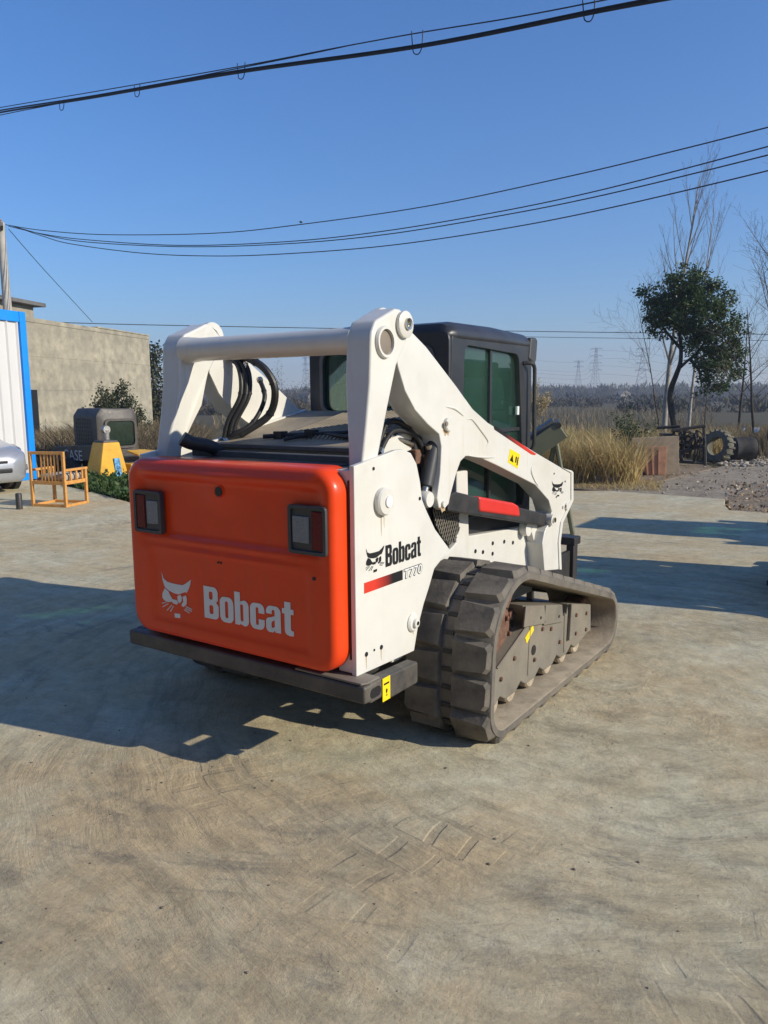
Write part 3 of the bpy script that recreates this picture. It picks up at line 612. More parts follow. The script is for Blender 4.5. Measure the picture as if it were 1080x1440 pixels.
# --- lift arms
bpx = [(575, 462), (600, 488), (642, 543), (652, 557), (665, 575), (686, 594), (753, 636), (792, 659), (803, 663), (803.5, 703), (789, 734), (784.5, 762), (786, 801), (766, 803), (763, 765), (766, 748), (773, 733), (776.5, 720), (772, 704), (753, 682), (700, 655), (670, 641.5), (655, 642), (648, 649), (642, 666), (634, 696), (631.5, 709), (623, 718), (617.5, 714), (615, 701), (619.5, 666), (621, 628), (618, 611), (602, 597), (584, 577), (570, 550), (560, 516), (557, 497)]
bo = [SYZ(u, v, AX-.002) for u, v in bpx]
for s in (1, -1):
    AR = MB().prism(bo, 'X', (AX-.002)*s, lambda p: s*(AX-(.040 if (p[0] < .97 and p[1] < 1.33) else .115))).build('lift_arm', 'white_paint', LD, bevel=.006, seg=2, smooth=25)
    xs = AX-.002
    def cap(u, v, r, h, nm, mt='white_paint'):
        y, z = SYZ(u, v, xs); MB().lathe([(0, 0), (r, 0), (r*1.05, .004), (r*1.05, h-.004), (r*.92, h), (0, h)], (xs-.001 if s > 0 else -xs-h+.001, y, z), 'X', 24).build(nm, mt, AR)
    cap(628, 597, .031, .02, 'pin_cap'); cap(623, 709, .017, .012, 'link_pin'); cap(796, 712, .024, .014, 'pin_cap')
    cap(690, 735, .016, .01, 'link_pin') if False else None
    if s > 0:
        for u, v, r in ((628.5, 596, .011), (796, 712, .01)):
            y, z = SYZ(u, v, xs+.02); MB().lathe([(0, .0035), (r, .0035), (r, -.003)], (xs+.018, y, z), 'X', 12).build('pin_head', 'tube_inside', AR)
        # pressed ribs, edge flange
        for line in ([(657, 590), (664, 590), (676, 605), (686, 620), (684, 628)], [(749, 652), (747, 662), (751, 674), (757, 684)], [(628, 572), (640, 575), (652, 585)], [(660, 641), (680, 643), (696, 643)]):
            q = smooth_line([atX(u, v, xs+.001) for u, v in line], 6); MB().tube(q, [.0055*math.sin(PI*(i+.6)/(len(q)+.2))+.0006 for i in range(len(q))], 8).build('pressed_rib', 'white_paint', AR)
        a = [SYZ(u, v, xs) for u, v in ((694, 598), (754, 638.5), (752, 640), (747, 639), (695, 604))]
        stripe('arm_stripe', 1, a[0][0], a[1][0], (.012, .012, .014), (.62, .04, .02))
        MB().prism(a, 'X', xs, xs+.0016).build('stripe', 'arm_stripe', AR)
        a = [SYZ(u, v, xs) for u, v in ((717, 631), (731, 639), (728, 659), (714, 650))]
        MB().prism(a, 'X', xs, xs+.0016).build('warning_label', 'yellow_label', AR)
        o_ = Vector((xs+.0017, *a[3])); eu = Vector((0, a[2][0]-a[3][0], a[2][1]-a[3][1])); ev = Vector((0, a[0][0]-a[3][0], a[0][1]-a[3][1]))
        decal('label_mark', [([(.12, .2), (.48, .2), (.3, .72)], []), ([(.62, .3), (.74, .3), (.74, .8), (.62, .7)], []), ([(.8, .15), (.9, .2), (.9, .85), (.8, .7)], [])], o_, eu, ev, 'black_decal', AR, .0008)
        e0 = SYZ(778, 698, xs); e1 = SYZ(792, 668, xs)
        decal('emblem', EMB, (xs+.0006, e0[0]-.02, e0[1]+.005), (0, e1[0]-e0[0]+.035, -.015), (0, -.02, e1[1]-e0[1]-.01), 'black_decal', AR)
        for u, v in ((779, 666), (782, 699), (794.5, 677)):
            y, z = SYZ(u, v, xs); MB().lathe([(0, .003), (.006, .003), (.006, -.003)], (xs, y, z), 'X', 10).build('rivet_hole', 'black_decal', AR)
    for pts in ([(559, 514), (570, 549), (584, 576), (602, 596), (618, 611)],):      # weld along the inner arm plate
        MB().tube([tuple(Vector((s*(xs-.112), 0, 0))+Vector((0, *SYZ(u, v, AX-.002)))) for u, v in pts], .005, 6).build('weld_bead', 'white_paint', AR)
    if s > 0:
        for u, v, r in ((628, 599, .036), (623, 711, .024), (797, 714, .030)):
            y, z = SYZ(u, v, xs); MB().prism([(y+r*(1+.22*math.sin(3.1*k+u))*math.cos(2*PI*k/16), z-r*.25+r*(1+.28*math.sin(2.3*k+v))*math.sin(2*PI*k/16)) for k in range(16)], 'X', xs+.0001, xs+.0006).build('grease_mark', 'rust_stain', AR)
    # front flange and gusset of the arm
    fl = [SYZ(u, v, AX) for u, v in ((790, 658), (803, 661.5), (805.5, 664), (805.5, 704), (791, 735), (787.5, 762), (789, 801), (786, 801), (784.5, 762), (788, 734), (802.5, 703), (802.5, 665))]
    MB().prism(fl, 'X', (AX-.13)*s, (AX+.006)*s).build('front_flange', 'white_paint', AR, bevel=.003, smooth=30)
    # control link and its guard
    y0, z0 = SYZ(626, 706, .60); y1, z1 = SYZ(768, 731, .60)
    CL = MB().prism([(y0+.02, z0-.045), (y0+.02, z0+.03), (y0+.10, z0+.04), (y1, z1+.035), (y1+.03, z1), (y1, z1-.04)], 'X', .535*s, .605*s).build('control_link', 'black_steel', LD, bevel=.008)
    g = [SYZ(u, v, .615) for u, v in ((675, 698), (724, 707), (731, 711), (733, 727.5), (676, 720))]
    MB().prism(g, 'X', .52*s, .613*s).build('link_guard', 'red_guard', CL, bevel=.016, seg=3)
    MB().lathe([(0, 0), (.03, 0), (.035, .006), (.035, .05), (0, .05)], (.59*s if s > 0 else -.64, y1+.02, z1+.0), 'X', 20).build('link_eye', 'white_paint', CL)
    MB().lathe([(0, 0), (.016, 0), (.016, .012), (0, .012)], (.64*s if s > 0 else -.652, y1+.02, z1+.0), 'X', 16).build('link_bolt', 'chrome', CL)
    # lift cylinder
    b0 = Vector((s*.55, .60, .80)); b1 = Vector((s*.56, .83, 1.15)); b2 = Vector((s*.56, .92, 1.40))
    (ya, za), (yb, zb2) = SYZ(612, 622, .57), SYZ(600, 684, .57); yc, zc = SYZ(596, 702, .57)
    CY_ = MB().cyl((s*.565, yb, zb2), (s*.565, ya, za), .034, n=20).build('lift_cylinder', 'dark_grey_plastic', LD, bevel=.004)
    MB().cyl((s*.565, yc, zc), (s*.565, yb, zb2), .019, n=14).build('piston_rod', 'chrome', CY_)
    MB().lathe([(0, -.03), (.035, -.03), (.04, -.02), (.04, .02), (.035, .03), (0, .03)], (s*.575, yc, zc), 'X', 18).build('cylinder_eye', 'white_paint', CY_)
    t = [SYZ(u, v, .52) for u, v in ((582, 618), (607, 606), (617, 616), (615, 700), (596, 700), (588, 660))]
    MB().prism(t, 'X', s*.44, s*.52).build('side_tank', 'black_steel', CY_, bevel=.012)
    t = [SYZ(u, v, .525) for u, v in ((590, 626), (603, 620), (603, 655), (594, 672))]
    MB().prism(t, 'X', s*.5205, s*.527).build('tank_plate', 'deck_grey', CY_, bevel=.004)
# hoses
def hose(pts, r=.012):
    q = smooth_line(pts, 7); mb = MB().tube(q, r, 10)
    for a, b in ((q[0], q[2]), (q[-1], q[-3])): mb.tube([a, a.lerp(b, .55), a.lerp(b, .56), a.lerp(b, .8)], [r*1.45, r*1.45, r*1.2, r*1.2], 8, 1)
    for k in range(5, len(q)-5, 9): mb.tube([q[k], q[k].lerp(q[k+1], .5)], r*1.18, 10, 0)
    return mb.build('hose', ['hose_rubber', 'chrome'], LD)
hose([(.50, .33, 1.36), (.47, .46, 1.47), (.50, .58, 1.44), (.50, .70, 1.33), (.52, .78, 1.20)], .013)
hose([(.53, .30, 1.34), (.51, .44, 1.43), (.53, .60, 1.40), (.53, .68, 1.30)], .011)
hose([(.45, .50, 1.34), (.46, .56, 1.42), (.50, .62, 1.40), (.52, .72, 1.28)], .010)
hose([(.56, .66, 1.36), (.56, .69, 1.25), (.55, .70, 1.13)], .013)
for k, (dx, dy) in enumerate(((0, 0), (.02, .015), (-.015, .02), (.03, .03), (.0, .04))):
    hose([(-.46+dx, .34+dy, 1.33), (-.44+dx, .36+dy, 1.46), (-.40+dx, .42+dy, 1.60), (-.43+dx, .44+dy, 1.74), (-.50, .42+dy, 1.80)], .012)
hose([(-.44, .34, 1.36), (-.36, .42, 1.42), (-.28, .50, 1.50), (-.24, .50, 1.62), (-.28, .48, 1.72), (-.38, .46, 1.78), (-.50, .44, 1.80)], .019)
hose([(-.46, .36, 1.36), (-.40, .36, 1.40), (-.34, .44, 1.46), (-.33, .52, 1.58), (-.40, .56, 1.68)], .012)
MB().cyl((-.42, .40, 1.44), (-.405, .47, 1.76), .014, n=12).build('brass_pipe', 'chrome', LD)
MB().cyl((.47, .38, 1.43), (.50, .62, 1.36), .016, n=12).build('steel_pipe', 'chrome', LD)
MB().box((.44, .60, 1.27), (.53, .70, 1.34)).box((.46, .66, 1.34), (.50, .70, 1.38)).build('valve_block', 'rust', LD, bevel=.008)
# --- radiator screen behind the arm
sc_poly = [SYZ(u, v, .50) for u, v in ((603, 712), (641, 712), (642, 742), (637, 757), (628, 766), (618, 758), (608, 738))]
SCR = MB().prism(sc_poly, 'X', .512, .516).build('screen_backing', 'black_decal', LD)
gm = MB(); ys = [p[0] for p in sc_poly]; zs = [p[1] for p in sc_poly]
def inside(y, z):
    c = False; n = len(sc_poly)
    for i in range(n):
        (a, b), (c_, d) = sc_poly[i], sc_poly[i-1]
        if (b > z) != (d > z) and y < (c_-a)*(z-b)/(d-b)+a: c = not c
    return c
stp = .030
for i in range(-20, 20):
    for sg in (1, -1):
        run = None
        for k in range(60):
            t = k/59; z = min(zs)+(max(zs)-min(zs))*t; y = (min(ys)+max(ys))/2+i*stp*.8+sg*(z-min(zs))*.55
            if inside(y, z):
                if run is None: run = (y, z)
                end = (y, z)
            elif run is not None:
                if abs(end[1]-run[1]) > .01: gm.tube([(.520, *run), (.520, *end)], .0028, 4)
                run = None
        if run is not None and abs(end[1]-run[1]) > .01: gm.tube([(.520, *run), (.520, *end)], .0028, 4)
o = gm.build('wire_mesh', 'frame_steel', SCR); o['kind'] = 'stuff'
# --- cab
CB = empty('cab', (0, 0, 0)); CB.parent = LD
def q4(a, r, n=4): return fillet(a, r, n)
for s in (1, -1):
    fo = q4([(1.06, 1.915), (2.055, 1.905), (2.07, .80), (1.02, .80)], .05); fi = q4([(1.20, 1.848), (1.868, 1.824), (1.985, .92), (1.14, .92)], .055)
    MB().ring(fo, fi, 'X', .40*s, .462*s).build('door_frame', 'cab_paint', CB, bevel=.006)
    MB().prism(q4([(1.195, 1.853), (1.873, 1.829), (1.99, .915), (1.135, .915)], .05), 'X', .428*s, .434*s).build('side_window', 'cab_glass', CB)
    MB().box((.437*s if s > 0 else -.45, 1.515, .93), (.45*s if s > 0 else -.437, 1.54, 1.835)).build('window_bar', 'cab_paint', CB)
    MB().box((.437*s if s > 0 else -.449, 1.14, 1.375), (.449*s if s > 0 else -.437, 1.955, 1.395)).build('window_bar', 'cab_paint', CB)
    MB().box((.4501*s if s > 0 else -.462, 1.86, 1.47), (.462*s if s > 0 else -.4501, 1.885, 1.52)).build('window_latch', 'white_decal', CB)
    gd = MB()
    for i in range(14): y = 1.15+i*.062; gd.box((.395*s if s > 0 else -.399, y, .93), (.399*s if s > 0 else -.395, y+.006, 1.84))
    for i in range(13): z = .96+i*.07; gd.box((.389*s if s > 0 else -.394, 1.14, z), (.394*s if s > 0 else -.389, 1.96, z+.006))
    g_ = gd.build('window_guard', 'black_steel', CB); g_['kind'] = 'stuff'
rf = [[(x, y, z) for x, z in fillet([(-hw, z0), (hw, z0), (hw, z0+h*.45), (hw-.05, z0+h), (-hw+.05, z0+h), (-hw, z0+h*.45)], .03, 4)] for y, hw, z0, h in ((1.04, .445, 1.88, .045), (1.06, .462, 1.875, .075), (1.13, .468, 1.872, .092), (1.6, .468, 1.872, .096), (2.02, .466, 1.872, .082), (2.075, .455, 1.872, .060))]
MB().loft(rf).build('roof', 'cab_paint', CB, smooth=40)
MB().prism([(2.0, 1.80), (2.02, 1.93), (2.10, 1.935), (2.125, 1.92), (2.11, 1.80), (2.085, 1.765)], 'X', -.472, .472).build('roof_visor', 'dark_grey_plastic', CB, bevel=.018, seg=3)
MB().ring(q4([(-.458, 1.40), (.458, 1.40), (.458, 1.915), (-.458, 1.915)], .05), q4([(-.36, 1.50), (.36, 1.50), (.36, 1.83), (-.36, 1.83)], .06), 'Y', 1.035, 1.085).build('rear_frame', 'cab_paint', CB, bevel=.01)
MB().prism(q4([(-.37, 1.49), (.37, 1.49), (.37, 1.84), (-.37, 1.84)], .05), 'Y', 1.056, 1.062).build('rear_window', 'cab_glass', CB)
MB().ring(q4([(-.375, 1.485), (.375, 1.485), (.375, 1.845), (-.375, 1.845)], .07), q4([(-.355, 1.505), (.355, 1.505), (.355, 1.825), (-.355, 1.825)], .06), 'Y', 1.026, 1.034).build('window_seal', 'deck_grey', CB)
MB().box((-.458, 1.03, .80), (.458, 1.07, 1.41)).box((-.45, 1.05, .74), (.45, 2.06, .80)).build('cab_shell', 'cab_paint', CB, bevel=.008)
MB().prism(q4([(-.40, .82), (.40, .82), (.40, 1.80), (-.40, 1.80)], .05), 'Y', 2.045, 2.052).build('front_glass', 'cab_glass', CB)
MB().box((-.25, 1.22, .84), (.25, 1.62, .98)).prism([(1.14, .95), (1.26, .95), (1.22, 1.48), (1.12, 1.48)], 'X', -.22, .22).box((-.13, 1.13, 1.48), (.13, 1.21, 1.62)).build('seat', 'seat_black', CB, bevel=.03)
for s in (1, -1):
    MB().tube(smooth_line([(s*.462, 1.93, 1.775), (s*.50, 1.96, 1.775), (s*.505, 1.995, 1.755), (s*.505, 2.005, 1.70), (s*.505, 2.01, 1.45), (s*.505, 2.01, 1.28), (s*.462, 2.0, 1.24)], 6), .012, 10).build('grab_bar', 'black_steel', CB)
    MB().box((s*.30 if s > 0 else -.36, 1.3, .98), (s*.36 if s > 0 else -.30, 1.7, 1.06)).cyl((s*.33, 1.66, 1.05), (s*.33, 1.70, 1.22), .018).build('control_lever', 'seat_black', CB)
# --- quick attach plate at the front
AT = MB()
for a, b in (((-.56, 2.62, .555), (.56, 2.74, .61)), ((.50, 2.62, .12), (.555, 2.70, .555)), ((-.555, 2.62, .12), (-.50, 2.70, .555)), ((.20, 2.64, .12), (.24, 2.70, .556)), ((-.24, 2.64, .12), (-.20, 2.70, .556)), ((.38, 2.64, .12), (.41, 2.70, .556)), ((-.41, 2.64, .12), (-.38, 2.70, .556)), ((-.555, 2.62, .08), (.555, 2.72, .121))): AT.box(a, b)
ATO = AT.build('attachment_plate', 'black_steel', LD, bevel=.006)
for s in (1, -1): MB().prism([(2.02, .36), (2.02, .50), (2.20, .52), (2.63, .52), (2.63, .20)], 'X', .50*s, .53*s).build('attachment_bracket', 'black_steel', ATO, bevel=.004)
# --- rubber tracks
CIRC = ((.865, .412, .372), (.665, .185, .185), (2.13, .205, .205))
def belt(off=0.0, n=170):
    """closed loop round the sprocket and the two idlers: evenly spaced points with outward normals"""
    P = sorted((cx+(r-off)*math.cos(2*PI*i/240), cy+(r-off)*math.sin(2*PI*i/240)) for cx, cy, r in CIRC for i in range(240))
    def half(pts):
        h = []
        for p in pts:
            while len(h) > 1 and (h[-1][0]-h[-2][0])*(p[1]-h[-2][1])-(h[-1][1]-h[-2][1])*(p[0]-h[-2][0]) <= 1e-9: h.pop()
            h.append(p)
        return h[:-1]
    H_ = half(P)+half(P[::-1]); P = [Vector(p) for p in H_]; P.append(P[0]); cum = [0]
    for i in range(len(P)-1): cum.append(cum[-1]+(P[i+1]-P[i]).length)
    T = cum[-1]; out = []; j = 0
    for i in range(n):
        t = T*i/n
        while cum[j+1] < t: j += 1
        f = (t-cum[j])/max(1e-9, cum[j+1]-cum[j]); p = P[j].lerp(P[j+1], f); d = (P[j+1]-P[j]).normalized(); out.append((p, Vector((d.y, -d.x))))
    return out, T
lugme = None
for s in (1, -1):
    loop, T = belt(.031, 240)
    rings = []
    for p, nn in loop:
        sag = 0
        prof = [(.523, 0.0), (.533, .006), (.963, .006), (.973, 0.0), (.973, -.030), (.965, -.036), (.531, -.036), (.523, -.030)]
        rings.append([(s*x, p.x+nn.x*h, p.y+nn.y*h) for x, h in prof])
    rings.append(rings[0]); tmb = MB().loft(rings, cap=False); tmb.m = [1 if i % 8 in (4, 5, 6) else 0 for i in range(len(tmb.f))]; TR = tmb.build('track', ['rubber', 'track_dust'], LD, smooth=40)
    gmb = MB(); loop2, _ = belt(.027, 104)
    for i, (p, nn) in enumerate(loop2):
        Mx = Matrix(((1, 0, 0, 0), (0, nn.y, nn.x, p.x), (0, -nn.x, nn.y, p.y), (0, 0, 0, 1)))
        if i % 2 == 0: gmb.box((s*.724 if s > 0 else -.772, -.010, -.003), (s*.772 if s > 0 else -.724, .010, .010), 0, Mx)
    o = gmb.build('groove_bars', 'rubber_groove', TR); o['kind'] = 'stuff'
    NL = 26; loop3, _ = belt(.025, NL*2)
    if lugme is None:
        L0 = []
        mb = MB()
        b_ = [(-.080, -.078), (.080, -.078), (.080, .070), (.062, .082), (-.080, .082)]; t_ = [(-.088, -.074), (.066, -.064), (.082, -.040), (.086, .034), (.074, .052), (-.088, .064)]
        b_ = [(-.092, -.082), (.086, -.080), (.100, -.058), (.100, .058), (.088, .074), (-.092, .080)]
        n = 6; mb.add([(x, y, -.018) for x, y in b_]+[(x, y, .025) for x, y in t_], [tuple(range(n))[::-1], tuple(range(n, 2*n))]+[(i, (i+1) % n, n+(i+1) % n, n+i) for i in range(n)])
        lugme = mb.data('lug', 'rubber', 20)
    for i, (p, nn) in enumerate(loop3):
        for row in ((1,) if i % 2 else (-1,)):
            l = bpy.data.objects.new('lug', lugme); COL.objects.link(l); l.parent = TR
            # lug x axis points to the free edge of its row
            ex = Vector((row*s, 0, 0)); ez = Vector((0, nn.x, nn.y)); ey = ez.cross(ex)
            xx = s*(.748+row*.124)
            l.matrix_local = Matrix(((ex.x, ey.x, ez.x, xx), (ex.y, ey.y, ez.y, p.x), (ex.z, ey.z, ez.z, p.y), (0, 0, 0, 1)))
    # undercarriage
    XO = .88; XI = .70
    TF = MB().prism([(.655, .125), (.70, .20), (.752, .305), (1.12, .435), (1.05, .545), (1.58, .43), (1.60, .36), (1.66, .35), (1.68, .41), (2.0, .335), (2.02, .15), (1.86, .12), (1.80, .115), (1.74, .15), (1.68, .115), (1.58, .115), (1.52, .15), (1.46, .115), (1.34, .115), (1.28, .15), (1.22, .115), (1.10, .115), (1.04, .15), (.98, .115), (.86, .115), (.80, .15), (.74, .12)], 'X', XO*s, (XO-.12)*s).build('track_frame', 'frame_steel', LD, bevel=.008)
    for (ya, za, yb, zb_) in ((1.06, .535, 1.30, .485), (1.32, .48, 1.555, .43)):
        MB().prism([(ya-.02, za-.10), (ya, za+.005), (yb, zb_+.005), (yb+.02, zb_-.10)], 'X', (XO+.0005)*s, (XO+.012)*s).build('cover_plate', 'frame_steel', TF, bevel=.004)
        MB().lathe([(0, .004), (.008, .004), (.008, -.002)], ((XO+.011)*s if s > 0 else -(XO+.011), yb-.05, zb_-.05), 'X', 10).build('plate_bolt', 'black_decal', TF)
    MB().prism([(1.66, .20), (1.68, .41), (2.0, .335), (2.015, .165)], 'X', (XO+.0005)*s, (XO+.02)*s).build('front_cover', 'frame_steel', TF, bevel=.005)
    for y, z in ((.80, .24), (.95, .30), (1.30, .36), (1.42, .33), (1.55, .22), (1.20, .22), (1.75, .33), (1.92, .30), (1.92, .20), (1.75, .22)):
        MB().lathe([(0, .010), (.010, .010), (.012, .007), (.012, -.002)], ((XO+(.019 if y > 1.7 else 0))*s, y, z), 'X', 8).build('frame_bolt', 'rust', TF)
    for q in ([(XO*s, 1.14, .43), (XO*s, 1.12, .16)], [(XO*s, 1.62, .37), (XO*s, 1.62, .14)], [(XO*s, .76, .305), (XO*s, 1.11, .43)]): MB().tube(q, .0055, 6).build('weld_bead', 'frame_steel', TF)
    if s > 0:
        y, z = SYZ(750, 914, XO); MB().lathe([(0, .004), (.026, .004), (.026, -.002)], (XO, y, z), 'X', 16).build('access_hole', 'black_decal', TF)
        a = [SYZ(u, v, XO) for u, v in ((738, 897), (749, 878), (750, 886), (740, 905))]; MB().prism(a, 'X', XO+.0005, XO+.003).build('warning_label', 'yellow_label', TF)
    for y in (.74, .94, 1.18, 1.41, 1.63, 1.84):
        MB().lathe([(0, -.06), (.052, -.06), (.060, -.05), (.060, .05), (.052, .06), (0, .06)], (s*.812, y, .132), 'X', 22).build('roller', 'roller_steel', TF)
    sp = MB(); sp.lathe([(0, -.02), (.20, -.02), (.20, .02), (.10, .035), (0, .035)], (s*.79, .86, .40), 'X', 30)
    for i in range(15):
        a = 2*PI*i/15; Mx = Matrix.Translation((s*.79, .86+.235*math.cos(a), .40+.235*math.sin(a))) @ Matrix.Rotation(a, 4, 'X')
        sp.box((-.03, -.045, -.022), (.03, .05, .022), 0, Mx)
    for i in range(10):
        a = 2*PI*i/10; sp.lathe([(0, .045), (.014, .045), (.014, .02)], (s*.79, .86+.15*math.cos(a), .40+.15*math.sin(a)), 'X', 8)
    sp.build('sprocket', 'rust', TF, bevel=.004)
    MB().lathe([(0, -.06), (.12, -.06), (.13, -.05), (.13, .05), (.12, .06), (0, .06)], (s*.76, 2.125, .205), 'X', 26).build('idler', 'rust', TF)
    MB().box((s*.46 if s > 0 else -.80, .98, .20), (s*.80 if s > 0 else -.46, 1.12, .36)).box((s*.46 if s > 0 else -.80, 1.75, .18), (s*.80 if s > 0 else -.46, 1.88, .30)).build('cross_member', 'black_steel', TF, bevel=.01)
# ================================================================== vegetation tools
def set_tint(me, arr):
    a = me.attributes.new('tint', 'FLOAT', 'FACE'); a.data.foreach_set('value', np.asarray(arr, dtype=np.float32))
def leaf_mesh(name, P, size, mat, parent, aspect=.5, tint=None, up=0.0):
    """one small folded leaf face per point"""
    P = np.asarray(P, dtype=float); n = len(P)
    d = RNG.normal(size=(n, 3)); d[:, 2] += up; d /= np.linalg.norm(d, axis=1)[:, None]
    e = RNG.normal(size=(n, 3)); e -= d*(e*d).sum(1)[:, None]; e /= np.linalg.norm(e, axis=1)[:, None]
    s = (size*RNG.uniform(.6, 1.3, n))[:, None]
    V = np.stack([P, P+d*s*.5+e*s*aspect*.5, P+d*s, P+d*s*.5-e*s*aspect*.5], 1).reshape(-1, 3)
    me = bpy.data.meshes.new(name); me.from_pydata(V.tolist(), [], np.arange(4*n).reshape(n, 4).tolist()); me.materials.append(M[mat])
    set_tint(me, RNG.random(n) if tint is None else tint)
    o = bpy.data.objects.new(name, me); COL.objects.link(o)
    if parent: o.parent = parent
    return o
def blade_mesh(name, base, height, width, mat, lean=.35, tint=None, parent=None, seg=3, droop=.3):
    base = np.asarray(base, dtype=float); n = len(base); h = np.asarray(height); az = RNG.uniform(0, 2*PI, n); wz = az+PI/2+RNG.normal(0, .6, n)
    L = RNG.uniform(.3, 1, n)*lean; V = []; F = []
    for k in range(seg+1):
        t = k/seg; c = base.copy(); off = (L*t+droop*t**3*RNG.uniform(.3, 1, n))*h
        c[:, 0] += np.cos(az)*off; c[:, 1] += np.sin(az)*off; c[:, 2] += h*(t-.25*L*t*t-droop*.35*t**3)
        w_ = width*(1-.85*t)*RNG.uniform(.7, 1.3, n)
        dx = np.cos(wz)*w_; dy = np.sin(wz)*w_
        a = c.copy(); a[:, 0] += dx; a[:, 1] += dy; b = c.copy(); b[:, 0] -= dx; b[:, 1] -= dy
        V += [a, b]
    V = np.stack(V, 1).reshape(-1, 3); m_ = 2*(seg+1); idx = np.arange(n)[:, None]*m_
    F = np.concatenate([idx+np.array([[2*k, 2*k+1, 2*k+3, 2*k+2]]) for k in range(seg)], 0)
    me = bpy.data.meshes.new(name); me.from_pydata(V.tolist(), [], F.tolist()); me.materials.append(M[mat])
    tt = RNG.random(n) if tint is None else np.asarray(tint); set_tint(me, np.tile(tt, seg))
    o = bpy.data.objects.new(name, me); COL.objects.link(o)
    if parent: o.parent = parent
    return o
def limbs(start, direction, length, radius, levels, rnd, kids=(5, 5, 4), upbias=.35, spread=.8, wob=.12, shrink=.62):
    """recursive limbs -> list of (points, radii, level)"""
    out = []
    def grow(p, d, L, r, lv):
        k = 6 if lv == 0 else 4; pts = [p.copy()]; rs = [r]; q = p.copy(); dd = d.copy()
        for i in range(k):
            dd = (dd+Vector((rnd.gauss(0, wob), rnd.gauss(0, wob), rnd.gauss(0, wob)+upbias*.12))).normalized(); q = q+dd*(L/k); pts.append(q.copy()); rs.append(max(r*(1-.85*(i+1)/k), .0025))
        out.append((pts, rs, lv))
        if lv >= levels: return
        nk = kids[min(lv, len(kids)-1)]
        for j in range(nk):
            t = .28+.70*(j+rnd.random())/nk; i = min(int(t*k), k-1); f = t*k-i; s = pts[i].lerp(pts[i+1], f)
            ax_ = (pts[i+1]-pts[i]).normalized(); o = ax_.orthogonal().normalized(); o.rotate(Matrix.Rotation(rnd.random()*2*PI, 3, ax_))
            nd = (ax_*(1-spread*.45)+o*spread+Vector((0, 0, upbias*.5))).normalized()
            grow(s, nd, L*shrink*(1.12-.55*t)*rnd.uniform(.7, 1.15), rs[i]*.42, lv+1)
    grow(Vector(start), Vector(direction).normalized(), length, radius, 0); return out
def limb_meshes(ls, parent, bark, twig, tn='trunk', cn='crown'):
    a = MB(); b = MB()
    for pts, rs, lv in ls:
        (a if lv == 0 else b).tube(pts, rs, 8 if lv == 0 else 4 if lv == 1 else 3, cap=False)
    t = a.build(tn, bark, parent, recalc=False, smooth=60); c = b.build(cn, twig, parent, recalc=False, smooth=0); return t, c
def blob(c, rad, n, shell=.55):
    d = RNG.normal(size=(n, 3)); d /= np.linalg.norm(d, axis=1)[:, None]; r = (shell+(1-shell)*RNG.random(n))[:, None]
    return np.asarray(c)+d*r*np.asarray(rad)
pm('bark_dark', (.045, .038, .03), .9, var=.3, scale=14, bump=.6, bscale=30)
pm('bark_pale', (.36, .33, .28), .85, var=.3, scale=5, dust=.5, dcol=(.12, .10, .08), bump=.3)
pm('twig_brown', (.11, .085, .065), .9, var=.2)
pm('twig_grey', (.15, .13, .115), .9, var=.2)
tintmat('evergreen_leaf', [(0, (.018, .040, .012)), (.45, (.040, .078, .022)), (.8, (.075, .115, .032)), (1, (.13, .15, .045))], .42, .22)
tintmat('bush_leaf', [(0, (.020, .032, .014)), (.5, (.035, .050, .020)), (.85, (.07, .07, .03)), (1, (.12, .08, .035))], .5, .15)
tintmat('reed_blade', [(0, (.26, .17, .07)), (.35, (.48, .34, .15)), (.62, (.62, .47, .23)), (.80, (.30, .27, .08)), (1, (.74, .62, .38))], .7, .3)
tintmat('dry_grass', [(0, (.10, .075, .045)), (.4, (.20, .15, .085)), (.75, (.30, .235, .14)), (1, (.15, .14, .06))], .8, .25)
tintmat('weed_leaf', [(0, (.02, .05, .012)), (.6, (.045, .09, .022)), (1, (.11, .13, .045))], .55, .2)
tintmat('far_wood', [(0, (.035, .032, .025)), (.5, (.075, .062, .048)), (.8, (.05, .06, .035)), (1, (.12, .095, .07))], .95)

# ================================================================== left side of the yard
pm('blue_paint', (.005, .25, .78), .4, var=.06, scale=4, dust=.1)
pm('corrugated_white', (.62, .61, .60), .45, var=.06, scale=3, dust=.3, dcol=(.42, .39, .34), streak=True)
pm('plaster_old', (.44, .39, .285), .9, var=.30, scale=2.6, dust=1.0, dcol=(.24, .22, .17), bump=.5, bscale=9)
pm('concrete_dark', (.13, .125, .12), .9, var=.25, scale=3, bump=.4)
pm('pole_concrete', (.43, .40, .35), .85, var=.12, scale=4, bump=.2)
pm('wire_black', (.012, .012, .013), .6, var=.05)
pm('porcelain', (.35, .30, .26), .3)
def along(p, q, f): return p.lerp(q, f)
# corrugated steel shed wall with blue frame
s1 = D(41, 560, 17.0); s1.z = 0
sdir = Vector((.285, -.958, 0)).normalized(); snrm = Vector((-sdir.y, sdir.x, 0)); 
if snrm.dot(CAM-s1) < 0: snrm = -snrm
SH = empty('steel_wall', (s1.x, s1.y, 0), math.atan2(sdir.y, sdir.x)); tag(SH, 'white corrugated steel wall with bright blue frame beside the silver car', 'steel wall')
sgn = 1 if (Matrix.Rotation(SH.rotation_euler.z, 3, 'Z') @ Vector((0, 1, 0))).dot(snrm) > 0 else -1
HS = 3.25; LS = 7.0
def shb(nm, a, b, mt, bv=0):
    y0, y1 = sorted((a[1]*sgn, b[1]*sgn)); return MB().box((a[0], y0, a[2]), (b[0], y1, b[2])).build(nm, mt, SH, bevel=bv)
shb('corner_post', (0, -.10, 0), (.16, .06, HS), 'blue_paint', .008)
